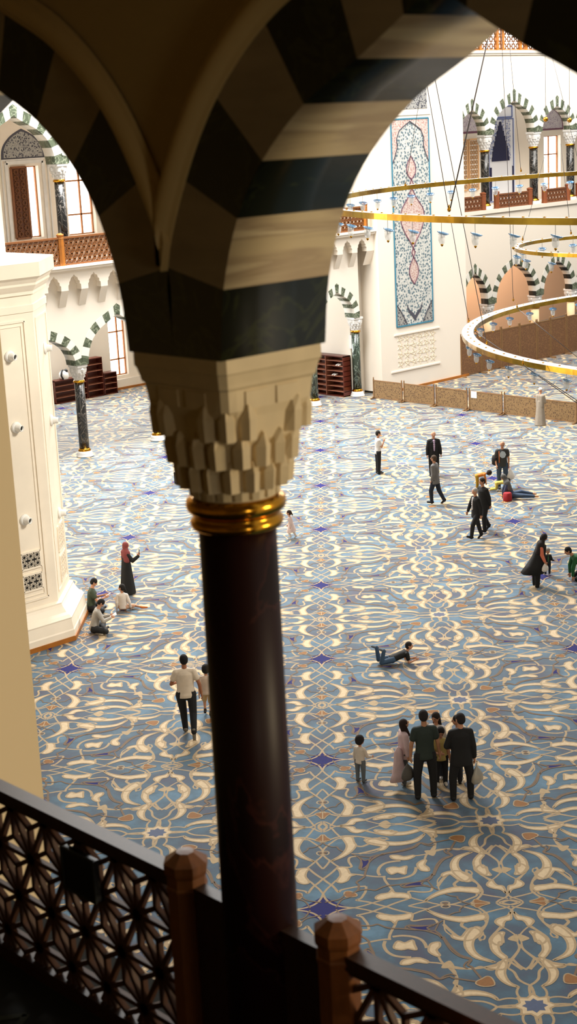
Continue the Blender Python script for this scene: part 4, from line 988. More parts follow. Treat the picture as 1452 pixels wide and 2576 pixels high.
# =================================================================== people
def cap_mesh(mb, a, b, ra, rb, n=12):
    a = Vector(a); b = Vector(b); d = b-a
    if d.length < 1e-6: d = Vector((0,0,1e-4)); b = a+d
    L_ = d.length; prof = []
    for k in range(5): t = -PI/2 + k*PI/8; prof.append((max(ra*math.cos(t),.0005), ra*math.sin(t)))
    for k in range(5): t = k*PI/8; prof.append((max(rb*math.cos(t),.0005), L_+rb*math.sin(t)))
    mb.lathe(prof, a, n, ax=d.normalized())
def ell_mesh(mb, c, rx, ry, rz, R=None, n=16):
    c = Vector(c); R = R or Matrix.Identity(3); rings = []
    for k in range(11):
        t = -PI/2 + PI*k/10; rings.append([tuple(c + R @ Vector((rx*max(math.cos(t),.02)*math.cos(2*PI*i/n), ry*max(math.cos(t),.02)*math.sin(2*PI*i/n), rz*math.sin(t)))) for i in range(n)])
    mb.loft(rings)
def fuse(mb, name, m, parent, vox, smooth=2):
    """weld the overlapping volumes into one continuous smooth skin"""
    me = bpy.data.meshes.new('tmp'); me.from_pydata(mb.v, [], mb.f); o = bpy.data.objects.new('tmp', me); C.objects.link(o)
    r = o.modifiers.new('r', 'REMESH'); r.mode = 'VOXEL'; r.voxel_size = vox
    s = o.modifiers.new('s', 'SMOOTH'); s.factor = .5; s.iterations = smooth
    dg = bpy.context.evaluated_depsgraph_get(); me2 = bpy.data.meshes.new_from_object(o.evaluated_get(dg)); me2.name = name
    bpy.data.objects.remove(o); bpy.data.meshes.remove(me)
    me2.materials.clear(); me2.materials.append(m); me2.polygons.foreach_set('use_smooth', [True]*len(me2.polygons)); me2.polygons.foreach_set('material_index', [0]*len(me2.polygons))
    q = bpy.data.objects.new(name, me2); C.objects.link(q)
    if parent is not None: q.parent = parent
    return q
_pm = {}
def cmat(col, rough=.8, var=.06):
    k = (col, rough)
    if k not in _pm: _pm[k] = mat('cloth_'+col.lower(), col, rough, var=var, vscale=9, bump=.15, bscale=30)
    return _pm[k]
SKIN = 'C58F70'
def person(label, pos, H, heading, pose=None, top=None, bottom=None, hair='1A1412', hairstyle='short', skin=SKIN, feet='2A2A2C', group=None, head=.135, extras=None, build=1., vox=None, face=True, robe=None, z=.004):
    """heading: 0 walks away from the camera, 90 to the right, 180 towards it"""
    P = dict(torso=(0,.03,1), shL=(-.02,0,-1), thL=(-.03,0,-1), thR=(.03,0,-1), snL=(0,-.03,-1), snR=(0,-.03,-1), uaL=(-.22,0,-1), uaR=(.22,0,-1), faL=(-.1,.2,-1), faR=(.1,.2,-1), ftL=(0,1,0), ftR=(0,1,0), look=(0,1,-.05), neck=(0,.12,1), side=(1,0,0), handL=None, handR=None)
    P.update(pose or {})
    D = {k: Vector(v).normalized() for k, v in P.items() if v is not None}
    side = D['side']; tor = D['torso']; hh = head*H; hw = .058*H*build; sw = .096*H*(.5+.5*build)
    pel = Vector((0,0,0)); waist = pel+tor*.12*H; sh = pel+tor*(.325 if head < .16 else .30)*H
    legk = 1.0 if head < .16 else .86
    J = {}
    for s, k in ((-1,'L'),(1,'R')):
        J['hip'+k] = pel+side*hw*s; J['kn'+k] = J['hip'+k]+D['th'+k]*.245*H*legk; J['an'+k] = J['kn'+k]+D['sn'+k]*.235*H*legk
        J['to'+k] = J['an'+k]+D['ft'+k]*.095*H
        J['sh'+k] = sh+side*sw*s - tor*.03*H; J['el'+k] = J['sh'+k]+D['ua'+k]*.17*H; J['wr'+k] = J['el'+k]+D['fa'+k]*.145*H
    nk = sh+D['neck']*.045*H; hc = nk+D['neck']*(.02*H+hh*.45)
    look = D['look']; upv = D['neck']-look*D['neck'].dot(look)
    upv = upv.normalized(); rt = look.cross(upv).normalized(); HR = Matrix((rt, look, upv)).transposed()
    # ground contact
    low = min([J['an'+k].z-.042*H for k in 'LR']+[J['to'+k].z-.018*H for k in 'LR']+[J['kn'+k].z-.05*H for k in 'LR']+[pel.z-.085*H]+[J['wr'+k].z-.02*H for k in 'LR']+[J['el'+k].z-.03*H for k in 'LR'])
    ang = AZ - math.radians(heading) - PI/2
    Mw = Matrix.Translation((pos[0],pos[1],z-low)) @ Matrix.Rotation(ang, 4, 'Z')
    root = bpy.data.objects.new('person', None); C.objects.link(root); root.location = (pos[0], pos[1], 0)
    tag(root, label, 'person', group)
    def finish(q):
        q.data.transform(Mw); q.matrix_parent_inverse = Matrix.Translation(root.location).inverted(); return q
    vox = vox or (.011 if H > 1.3 else .009)
    # ---- body
    b = MB(); c = lambda a, e, r1, r2: cap_mesh(b, a, e, r1*H, r2*H)
    for s in (-1,0,1):
        c(pel+side*s*.045*H*build, waist+side*s*.035*H*build, .058, .052); c(waist+side*s*.035*H*build, sh+side*s*.045*H*build-tor*.06*H, .052, .05)
    [c(sh-tor*.02*H, J['sh'+q], .034, .030) for q in 'LR']; c(sh-tor*.02*H, nk+D['neck']*.02*H, .036, .031)
    for k in 'LR':
        c(J['hip'+k], J['kn'+k], .052, .035); c(J['kn'+k], J['an'+k], .032, .018)
        c(J['an'+k], J['an'+k]-D['ft'+k]*.015*H, .019, .019); c(J['an'+k]-D['sn'+k]*-.012*H, J['to'+k]+D['sn'+k]*.010*H, .017, .013)
        c(J['sh'+k], J['el'+k], .029, .024); c(J['el'+k], J['wr'+k], .025, .016)
        # hand: palm, four fingers, thumb
        fd = D['fa'+k] if P['hand'+k] is None else D['hand'+k]; inner = (side*(-1 if k=='R' else 1)); inner = (inner - fd*inner.dot(fd)).normalized(); wd = fd.cross(inner).normalized()
        w0 = J['wr'+k]; pm = w0+fd*.045*H
        for q in (-.5,.5): c(w0+wd*q*.012*H, pm+wd*q*.022*H, .012, .0115)
        for i, (o_, l_) in enumerate(((-1.35,.030),(-.45,.036),(.45,.038),(1.35,.034))):
            a0 = pm+wd*o_*.0125*H; m0 = a0+fd*l_*.55*H+inner*.004*H; c(a0, m0, .0068, .0062); c(m0, m0+fd*l_*.35*H+inner*l_*.35*H, .0062, .0055)
        tb = w0+fd*.014*H+wd*.016*H; t1 = tb+(wd*.9+fd*.7+inner*.3).normalized()*.028*H; c(tb, t1, .008, .007); c(t1, t1+(fd+inner*.4).normalized()*.018*H, .007, .006)
    ell_mesh(b, hc, hh*.36, hh*.43, hh*.5, HR); ell_mesh(b, hc+look*hh*.10-upv*hh*.22, hh*.27, hh*.30, hh*.27, HR)
    cap_mesh(b, hc+look*hh*.41+upv*hh*.04, hc+look*hh*.50-upv*hh*.10, hh*.04, hh*.065)
    for s in (-1,1): ell_mesh(b, hc+rt*s*hh*.37-look*hh*.02, hh*.04, hh*.09, hh*.12, HR, 10)
    finish(fuse(b, 'body', cmat(skin,.6,.03), root, vox, 1))
    # ---- face
    if face:
        for s in (-1,1):
            f = MB(); ell_mesh(f, hc+look*hh*.385+rt*s*hh*.15+upv*hh*.02, hh*.05, hh*.03, hh*.028, HR, 8); finish(f.build('eye', cmat('1B1411',.4), root))
            f = MB(); cap_mesh(f, hc+look*hh*.405+rt*s*hh*.07+upv*hh*.105, hc+look*hh*.37+rt*s*hh*.22+upv*hh*.11, hh*.018, hh*.014, 6); finish(f.build('eyebrow', cmat(hair if hairstyle != 'hijab' else '2A1D16',.8), root))
        f = MB(); cap_mesh(f, hc+look*hh*.40-rt*hh*.09-upv*hh*.25, hc+look*hh*.40+rt*hh*.09-upv*hh*.25, hh*.025, hh*.025, 6); finish(f.build('mouth', cmat('9A4A42',.6), root))
    # ---- hair
    if hairstyle in ('short','long','curly','pony','balding'):
        f = MB(); k = 1.12 if hairstyle == 'curly' else 1.0
        if hairstyle != 'balding': ell_mesh(f, hc-look*hh*.06+upv*hh*.10, hh*.405*k, hh*.455*k, hh*.455*k, HR)
        ell_mesh(f, hc-look*hh*.14-upv*hh*.04, hh*.39*k, hh*.37*k, hh*.40*k, HR)
        if hairstyle == 'long':
            cap_mesh(f, hc-look*hh*.2, hc-look*hh*.32-upv*hh*1.25, hh*.36, hh*.26)
            for s in (-1,1): cap_mesh(f, hc+rt*s*hh*.26-look*hh*.1, hc+rt*s*hh*.36-upv*hh*1.2-look*hh*.05, hh*.17, hh*.13)
        if hairstyle == 'pony': cap_mesh(f, hc-look*hh*.38+upv*hh*.1, hc-look*hh*.62-upv*hh*.45, hh*.17, hh*.1)
        finish(fuse(f, 'hair', cmat(hair,.9), root, vox, 2))
    if hairstyle == 'hijab':
        f = MB(); ell_mesh(f, hc-look*hh*.07+upv*hh*.05, hh*.46, hh*.47, hh*.52, HR); 
        ell_mesh(f, hc-look*hh*.12-upv*hh*.25, hh*.43, hh*.42, hh*.45, HR)
        for s in (-1,0,1): cap_mesh(f, nk+side*s*.03*H, sh+side*s*.085*H-tor*.03*H, .05*H, .055*H)
        for s in (-1,0,1): cap_mesh(f, sh+side*s*.06*H-tor*.02*H, sh+side*s*.07*H-tor*.15*H, .075*H, .07*H)
        finish(fuse(f, 'headscarf', cmat(hair,.85), root, vox, 3))
    if hairstyle == 'cap':
        f = MB(); ell_mesh(f, hc+upv*hh*.2-look*hh*.02, hh*.40, hh*.44, hh*.36, HR); finish(fuse(f, 'cap', cmat(hair,.85), root, vox, 1))
    # ---- clothes
    if bottom:
        kind, col = bottom; f = MB()
        for s in (-1,0,1): cap_mesh(f, pel+side*s*.045*H*build-tor*.01*H, waist+side*s*.03*H*build-tor*.04*H, .069*H, .062*H)
        for k in 'LR':
            if kind == 'shorts': cap_mesh(f, J['hip'+k], J['hip'+k]+D['th'+k]*.2*H*legk, .062*H, .052*H)
            else:
                w = 1.25 if kind == 'wide' else 1.0
                cap_mesh(f, J['hip'+k], J['kn'+k], .063*H, .048*H*w); cap_mesh(f, J['kn'+k], J['an'+k]+D['sn'+k]*.012*H, .048*H*w, .036*H*w)
        finish(fuse(f, 'trousers' if kind != 'shorts' else 'shorts', cmat(col), root, vox, 2))
    if top:
        kind, col = top[0], top[1]; f = MB(); ext = .05 if kind in ('jacket','coat') else .0
        r = 1.12 if kind in ('jacket','coat') else 1.0
        lowp = pel-tor*ext*H
        fw_ = side.cross(tor); bb = .5+.5*build; rings = []
        for (hh_, rx, ry) in ((-ext-.035,.107,.080),(-ext,.109,.082),(.03,.104,.076),(.12,.096,.070),(.20,.102,.073),(.27,.104,.070),(.30,.085,.058),(.325,.05,.042)):
            cc = pel+tor*hh_*H; rings.append([tuple(cc+side*rx*bb*r*H*math.cos(2*PI*i/28)+fw_*ry*r*H*math.sin(2*PI*i/28)) for i in range(28)])
        f.loft(rings)
        [cap_mesh(f, sh-tor*.02*H, J['sh'+q], .048*H*r, .042*H*r) for q in 'LR']
        for k in 'LR':
            if kind == 'tee': cap_mesh(f, J['sh'+k], J['sh'+k]+D['ua'+k]*.09*H, .046*H, .044*H)
            elif kind == 'vest': pass
            else: cap_mesh(f, J['sh'+k], J['el'+k], .042*H*r, .036*H*r); cap_mesh(f, J['el'+k], J['wr'+k]-D['fa'+k]*.015*H, .036*H*r, .027*H*r)
        if kind == 'coat':   # flaring skirt of the coat
            n = 20; fw = side.cross(tor); rings = []
            for t, rr in ((0,.085),(.25,.11),(.6,.145),(1,.175)):
                cc = waist - tor*.05*H + Vector((0,0,-1))*t*top[2]*H; rings.append([tuple(cc+side*rr*H*1.15*math.cos(2*PI*i/n)*(1+.05*math.sin(5*2*PI*i/n))+fw*rr*H*math.sin(2*PI*i/n)) for i in range(n)])
            f.loft(rings)
        tp = finish(fuse(f, {'tee':'t_shirt','shirt':'shirt','jacket':'jacket','coat':'long_coat','vest':'vest'}[kind], cmat(col), root, vox, 3))
        if kind == 'jacket' and len(top) > 2:   # shirt front showing between the lapels
            g = MB(); fw = side.cross(tor)*-1 if (side.cross(tor)).dot(Vector((0,1,0))) < 0 else side.cross(tor)
            a0 = sh+fw*.066*H; 
            for q in range(6):
                t = q/5; ell_mesh(g, sh-tor*(.02+.20*t)*H+fw*(.055+.02*min(1,2*t))*H, (.030-.014*t)*H, .022*H, .03*H, Matrix((side, fw, tor)).transposed(), 10)
            finish(fuse(g, 'shirt_front', cmat(top[2]), root, vox, 1))
    if robe:
        f = MB(); n = 24; rings = []; top_z = waist + tor*.04*H
        flo = low + .012*H; zt = top_z.z
        for t in [0,.2,.45,.75,1]:
            zz = zt+(flo-zt)*t; rr = (.085+.07*t)*H*robe[1]
            rings.append([(top_z.x*(1-t)+rr*1.1*math.cos(2*PI*i/n)*(1+.035*math.sin(7*2*PI*i/n)*t), top_z.y*(1-t)+rr*math.sin(2*PI*i/n)*(1+.035*math.sin(7*2*PI*i/n)*t), zz) for i in range(n)])
        f.loft(rings)
        for s in (-1,0,1): cap_mesh(f, pel+side*s*.045*H, sh+side*s*.055*H-tor*.05*H, .075*H, .07*H)
        [cap_mesh(f, sh-tor*.02*H, J['sh'+q], .048*H, .044*H) for q in 'LR']
        for k in 'LR': cap_mesh(f, J['sh'+k], J['el'+k], .044*H, .042*H); cap_mesh(f, J['el'+k], J['wr'+k]-D['fa'+k]*.01*H, .042*H, .034*H)
        finish(fuse(f, 'robe', cmat(robe[0]), root, vox, 2))
    if feet:
        for k in 'LR':
            f = MB(); cap_mesh(f, J['an'+k]-D['ft'+k]*.02*H+D['sn'+k]*.008*H, J['to'+k]+D['sn'+k]*.012*H, .029*H, .021*H); cap_mesh(f, J['an'+k]-D['sn'+k]*.045*H, J['an'+k], .027*H, .028*H)
            finish(fuse(f, 'sock', cmat(feet), root, vox, 1))
    W = {k: Mw @ v for k, v in J.items()}; W['head'] = Mw @ hc; W['sh'] = Mw @ sh; W['pel'] = Mw @ pel; W['rot'] = Mw.to_3x3(); W['waist'] = Mw @ waist
    W['H'] = H; W['root'] = root; W['finish'] = None
    return W
def extra(name, label, cat, mb, m, root_loc, group=None):
    o = mb.build(name, m); return tag(o, label, cat, group)
def child_of(root, name, mb, m):
    o = mb.build(name, m); o.parent = root; o.matrix_parent_inverse = Matrix.Translation(root.location).inverted(); return o
def bag(label, p, w, h, m, name='plastic_bag', cat='bag'):
    mb = MB(); x, y, z = p; rings = []; n = 16
    for t, r in (((0,.02),(.12,.10),(.35,.32),(.6,.48),(.85,.5),(1,.34)) if cat == 'bag' else ((0,.12),(.15,.42),(.5,.55),(.8,.75),(1,.95))):
        rings.append([(x+w*r*math.cos(2*PI*i/n)*(1+.10*math.sin(3*2*PI*i/n+t*4)), y+w*.6*r*math.sin(2*PI*i/n)*(1+.12*math.sin(4*2*PI*i/n+t*3)), z-h*t) for i in range(n)])
    mb.loft(rings); mb.tube([(x,y,z-.02),(x+.01,y,z+.03),(x,y,z+.06)], .008, 6)
    return tag(mb.build(name, m), label, cat)
STEP = dict(thL=(-.03,.34,-1), snL=(0,-.05,-1), thR=(.03,-.18,-1), snR=(0,-.55,-1), ftR=(0,.7,-.7), uaL=(-.2,-.25,-1), uaR=(.2,.25,-1), faL=(-.1,.05,-1), faR=(.1,.5,-1))
def pose(base=None, **k):
    d = dict(base or {}); d.update(k); return d
# --- the group in the middle distance, front right
W16 = person('man in dark t-shirt and black trousers seen from behind, left man of the family group', (22.05,19.74), 1.84, -8, pose(thL=(-.12,.02,-1), thR=(.10,.05,-1), uaL=(-.3,.02,-1), faL=(-.05,.1,-1), uaR=(.3,.0,-1), faR=(.15,.12,-1), look=(.25,1,-.25)), ('tee','202C27'), ('long','0B0B0D'), feet='101012', build=1.12, skin='A97A5C', face=False)
W20 = person('man in black suit seen from behind holding a clear plastic bag', (22.47,19.13), 1.80, -5, pose(thL=(-.16,.02,-1), thR=(.16,.05,-1), uaL=(-.35,.15,-1), faL=(.35,.75,-.4), uaR=(.22,-.05,-1), faR=(.1,.05,-1), look=(-.5,1,-.2)), ('jacket','0C0C0E'), ('long','0A0A0C'), feet='101012', build=1.08, face=False)
Wg = person('girl with long dark hair in a pink jacket looking up at the man beside her', (22.28,20.55), 1.38, 75, pose(look=(-.15,1,.35), uaL=(-.2,.1,-1), faL=(-.1,.2,-1), uaR=(.3,-.05,-1), faR=(.1,.1,-1), thL=(-.05,.1,-1), thR=(.05,-.08,-1)), ('jacket','CBB2B4','D8C6BC'), ('long','4A4B4E'), hair='2A1A14', hairstyle='long', feet='A8A29A', head=.155)
person('toddler in white long-sleeved top and grey trousers seen from behind', (21.77,21.33), 1.03, 38, pose(uaR=(.25,.3,-1), faR=(.1,.9,-.3), look=(.35,1,0)), ('shirt','CFC4B6'), ('long','5C6368'), feet='4A4C50', head=.2, hairstyle='curly', build=1.15)
person('boy in yellow shirt looking down between the two men', (22.75,19.93), 1.36, 176, pose(look=(.1,1,-.6), neck=(0,.25,1), uaR=(.2,.2,-1), faR=(-.5,.6,.1), uaL=(-.15,.1,-1)), ('tee','B9A25C'), ('long','0E0E12'), feet='D8D0C4', head=.16)
person('dark-haired girl whose face shows over the shoulder of the man in the dark t-shirt', (22.95,20.2), 1.42, 205, pose(look=(.2,1,-.35), neck=(0,.15,1)), ('shirt','D9D2CC'), ('long','20242C'), hair='201612', hairstyle='long', feet='C8C2BA', head=.155)
person('dark-haired child in black mostly hidden behind the man in the suit', (23.1,19.72), 1.42, -80, pose(look=(0,1,-.1)), ('shirt','15161A'), ('long','101218'), feet='CFC9C0', head=.155)
p = W20['wrR']; bag('clear plastic bag hanging from the right hand of the man in the suit', (p.x+.03,p.y-.03,p.z-.17), .32, .40, glass('clear_plastic','A9A394',.75,.3))
p = W16['wrL']; bag('grey cloth bag hanging between the girl and the man in the dark t-shirt', (p.x-.02,p.y+.08,p.z-.16), .34, .36, cmat('4C4944'), 'cloth_bag')
p = Wg['wrR']; bag('pale pink coat hanging from the arm of the long-haired girl', (p.x-.13,p.y+.15,p.z+.22), .26, .72, cmat('CDB4B6'), 'hanging_coat', 'coat')
# --- boy lying on the carpet
person('boy in black t-shirt and jeans lying on his stomach, feet in the air', (27.6,25.75), 1.32, 78, pose(torso=(0,.94,.30), neck=(0,.35,1), look=(0.3,1,.0), thL=(-.22,-1,-.08), thR=(.2,-1,-.05), snL=(-.06,-.12,1), snR=(.08,.2,1), ftL=(0,-.9,.3), ftR=(0,-.9,.4), uaL=(-.15,.15,-1), faL=(.1,1,.02), uaR=(.15,.15,-1), faR=(-.1,1,.25)), ('tee','0E0E10'), ('long','38506A'), feet='5A636C', head=.155)
# --- man walking away with a child at the left
person('man in white t-shirt and black trousers walking away, left of the near column', (21.18,26.28), 1.83, -4, pose(STEP, thR=(.02,-.28,-1), snR=(-.03,-.85,-1), ftR=(0,-.1,-1), thL=(.10,.18,-1), snL=(.05,.02,-1), uaL=(-.45,.1,-1), faL=(.4,.8,-.2), uaR=(.42,-.12,-1), faR=(.15,.1,-1), look=(-.1,1,0)), ('tee','D9C9B4'), ('long','09090B'), feet='6E675A', build=1.22, skin='9A6242', hairstyle='short', hair='0C0A09', face=False)
person('child in pale checked shirt and tan shorts walking beside the man in white', (22.2,26.75), 1.28, 5, pose(STEP, uaR=(.4,.2,-1), faR=(.2,.6,-.6)), ('tee','CBB5A2'), ('shorts','C0A274'), feet='2A2622', head=.17, hairstyle='curly', hair='0C0A09', face=False)
# --- woman with phone
Wh = person('woman in long black dress and dusty red headscarf holding up a phone', (27.27,36.29), 1.55, 68, pose(uaR=(.15,.55,-.8), faR=(.05,.85,.55), uaL=(-.12,.05,-1), faL=(-.05,.3,-1), look=(0,1,-.02), handR=(0,.3,1)), None, None, hair='7E3B3A', hairstyle='hijab', robe=('0B0B0C',1.0), feet=None)
p = Wh['wrR']; o = empty('phone', p, 'dark smartphone held up by the woman in the red headscarf', 'phone')
mb = MB(); R_ = Wh['rot']; a = R_ @ Vector((1,0,0)); q = R_ @ Vector((0,1,0)); cpt = p + Vector((0,0,.14)) + q*.03
mb.bar(cpt-Vector((0,0,.075)), cpt+Vector((0,0,.075)), .078, q, .012); child_of(o, 'phone_body', mb, M['black_plastic'])
mb = MB(); mb.bar(cpt-Vector((0,0,.068))-q*.0075, cpt+Vector((0,0,.068))-q*.0075, .07, q, .002); child_of(o, 'phone_screen', mb, M['grey_stone'])
# --- three sitting by the pier
SIT = dict(torso=(0,.12,1), thL=(-.75,.8,-.05), thR=(.75,.8,-.05), snL=(.95,-.1,-.12), snR=(-.95,.05,-.12), ftL=(.7,.5,0), ftR=(-.7,.5,0), look=(0,.9,-.6), neck=(0,.4,1), uaL=(-.15,.5,-1), uaR=(.15,.5,-1), faL=(.3,1,.25), faR=(-.3,1,.25))
Wa = person('man in green polo shirt sitting cross-legged by the pier with a phone', (25.42,35.68), 1.72, 82, SIT, ('tee','3E4A38'), ('long','0E0E10'), feet='0E0E10', hair='120E0C', build=1.08)
Wb = person('man in light grey shirt sitting cross-legged at the pier base reading', (24.3,34.05), 1.68, 78, pose(SIT, torso=(0,.28,1), look=(0,.7,-1), neck=(0,.6,1)), ('shirt','A9A39A'), ('long','1B1D20'), feet='1B1D20', hair='120E0C')
person('girl in white top with dark ponytail sitting on the carpet, legs to the side', (26.12,35.05), 1.32, 5, pose(torso=(0,-.05,1), thL=(.35,1,-.05), thR=(.9,.5,-.05), snL=(.9,-.3,-.1), snR=(.9,-.4,-.1), ftL=(.9,.1,0), ftR=(1,-.1,0), look=(-.9,.4,-.1), uaL=(-.2,-.15,-1), uaR=(.35,-.1,-1), faR=(.1,.3,-1)), ('shirt','DDD2C8'), ('shorts','C69A7E'), feet='C06A2A', hairstyle='pony', hair='140F0D', head=.165)
for Wp, lb, cc in ((Wa,'white phone in the hands of the man in the green polo','E8E6E2'),(Wb,'open white booklet in the hands of the man in grey','F0EEE8')):
    c_ = (Wp['wrL']+Wp['wrR'])/2 + Wp['rot'] @ Vector((0,.09,.03)); o = empty('booklet' if 'booklet' in lb else 'phone', c_, lb, 'booklet' if 'booklet' in lb else 'phone')
    sx = .15 if 'booklet' in lb else .04; a = Wp['rot'] @ Vector((1,0,0)); q = (Wp['rot'] @ Vector((0,.9,.45))).normalized(); nn = a.cross(q).normalized()
    mb = MB(); mb.bar(c_-q*.09, c_+q*.09, sx*1.6, nn, .012); child_of(o, 'cover', mb, cmat(cc))
    mb = MB(); mb.bar(c_-q*.08+nn*.008, c_+q*.08+nn*.008, sx*1.4, nn, .004); child_of(o, 'page', mb, M['grey_stone'])
# --- little girl right of the column
person('small girl in pink and white dress running to the left', (34.7,36.8), .98, -75, pose(STEP, thL=(-.03,.5,-1), snL=(0,-.3,-1), torso=(0,.15,1)), ('coat','DCC6C0',.30), ('long','EDE4DC'), feet='EDE4DC', hairstyle='pony', hair='2A1A14', head=.19)
# --- standing figures
person('young man in white t-shirt standing with a hand at his chin', (43.6,41.06), 1.67, 78, pose(uaR=(.1,.35,-1), faR=(-.35,.5,.9), uaL=(-.05,.05,-1), faL=(.0,.2,-1), look=(.1,1,-.1)), ('tee','E6E2DC'), ('long','0C0C0E'), feet='3A3A3C', hair='1A1412')
person('bald older man in black suit and lavender shirt facing the camera', (44.47,38.91), 1.74, 175, pose(uaL=(-.25,0,-1), uaR=(.25,.0,-1)), ('jacket','0B0B0D','B9A3C0'), ('long','0B0B0D'), feet='0B0B0D', hairstyle='balding', hair='B8B0A6', build=1.1)
person('man in grey jacket and navy trousers walking, hands in his pockets', (41.15,35.97), 1.72, -62, pose(STEP, thL=(-.06,.3,-1), thR=(.06,-.2,-1), uaL=(-.15,-.12,-1), faL=(.12,.35,-1), uaR=(.15,-.12,-1), faR=(-.12,.35,-1), look=(0,1,0)), ('jacket','6E6C6A'), ('long','1B2230'), feet='101014', hair='4A3A2C')
Wc = person('bearded balding man in dark t-shirt with pale print and jeans, bag on shoulder', (44.4,35.49), 1.76, 178, pose(neck=(0,.3,1), look=(.25,1,-.6), uaR=(.25,-.1,-1), faR=(-.1,.45,-1), uaL=(-.2,0,-1), faL=(0,.05,-1)), ('tee','353534'), ('long','35475F'), feet='30343A', hairstyle='balding', hair='5A3A28', build=1.12)
fw = Wc['rot'] @ Vector((0,1,0)); sd = Wc['rot'] @ Vector((1,0,0)); c_ = Wc['sh'] - Vector((0,0,.17)) + fw*.128
mb = MB(); n = 14; mb.loft([[tuple(c_+fw*k*.006+sd*(.115*math.cos(2*PI*i/n)*(1+.1*math.sin(3*i)))+Vector((0,0,.13*math.sin(2*PI*i/n)))) for i in range(n)] for k in (0,1)]); child_of(Wc['root'], 'shirt_print', mb, cmat('B9C6D0'))
c_ = Wc['shR'] + sd*.06 - fw*.10 - Vector((0,0,.35)); o = empty('backpack', c_, 'dark backpack slung on the shoulder of the man in the printed t-shirt', 'backpack')
mb = MB(); mb.loft([sq_ring(c_.x,c_.y,c_.z+zz,h,3,14) for zz,h in ((-.2,.06),(-.15,.12),(.05,.13),(.17,.10),(.22,.03))]); child_of(o, 'bag_body', mb, cmat('1C1B1D'))
mb = MB(); t_ = Wc['shR']-sd*.05; mb.tube([t_+fw*.10-Vector((0,0,.42)), t_+fw*.13-Vector((0,0,.2)), t_+fw*.09-Vector((0,0,.02)), t_+Vector((0,0,.06)), t_-fw*.1-Vector((0,0,.1)), c_+Vector((0,0,.1))], .02, 6); child_of(o, 'orange_strap', mb, cmat('B9683A'))
p = Wc['wrL']; bag('white plastic bag hanging from the hand of the man in jeans', (p.x+.05,p.y-.05,p.z-.13), .38, .42, glass('white_plastic','E8E6E2',.9,.4))
# --- family on the floor
person('child in orange and red bending forward with hands on the carpet', (43.9,36.3), 1.05, 95, pose(torso=(0,1,.25), neck=(0,1,.1), look=(0,.8,-.6), thL=(-.1,.15,-1), thR=(.1,.0,-1), uaL=(-.05,.2,-1), uaR=(.05,.2,-1), faL=(0,.1,-1), faR=(0,.1,-1)), ('shirt','C9762A'), ('long','B08A22'), feet='C08A60', hairstyle='curly', hair='241512', head=.19)
person('child in yellow crawling on hands and knees toward the seated woman', (43.98,35.43), .98, 92, pose(torso=(0,1,.12), neck=(0,.9,.25), look=(0,1,-.5), thL=(-.08,.05,-1), thR=(.08,-.15,-1), snL=(0,-1,-.08), snR=(0,-1,-.08), ftL=(0,-.8,-.5), ftR=(0,-.8,-.5), uaL=(-.05,.25,-1), uaR=(.05,.1,-1), faL=(0,.05,-1), faR=(0,.05,-1)), ('shirt','D3BE5A'), ('long','D3BE5A'), feet='C9A080', hairstyle='short', hair='17110F', head=.19)
person('woman in grey headscarf and jeans sitting on the carpet leaning on her hand', (43.35,34.25), 1.62, -88, pose(torso=(0,.35,1), neck=(0,.6,1), look=(0,.9,-.7), thL=(-.25,-1,-.0), thR=(.25,-.9,.12), snL=(0,-1,-.1), snR=(.1,-1,-.25), ftL=(0,-1,-.1), ftR=(0,-1,-.1), uaL=(-.1,.35,-1), uaR=(.1,.4,-1), faL=(0,.1,-1), faR=(0,.1,-1)), ('shirt','38405A'), ('long','3D4F68'), feet='B98A68', hairstyle='hijab', hair='5B5A58')
mb = MB(); mb.loft([sq_ring(43.0,34.15,zz,h,5,16) for zz,h in ((.0,.13),(.05,.14),(.28,.13),(.32,.10))]); tag(mb.build('red_bag', cmat('A02028')), 'red bag on the carpet against the woman in the grey headscarf', 'bag')
# --- two men walking at the right
person('bearded man in black jacket walking behind the grey-haired man', (39.15,32.11), 1.78, -118, pose(STEP, thL=(-.05,.2,-1), thR=(.05,-.2,-1), look=(.1,1,-.1), uaR=(.15,-.3,-1), faR=(-.1,-.2,-1), uaL=(-.15,-.3,-1), faL=(.1,-.2,-1)), ('jacket','0C0C0E'), ('long','131315'), feet='0B0B0C', hair='2A201A', build=1.08)
person('grey-haired man in black suit and white shirt striding to the left', (38.23,31.67), 1.66, -110, pose(STEP, thL=(-.03,.55,-1), snL=(0,.15,-1), ftL=(0,1,.3), thR=(.03,-.3,-1), snR=(0,-.3,-1), uaR=(.4,.25,-1), faR=(.3,.25,-1), look=(-.25,1,.0)), ('jacket','0A0A0C','D8D4D6'), ('long','101012'), feet='0A0A0B', hair='A9A39C', build=1.15)
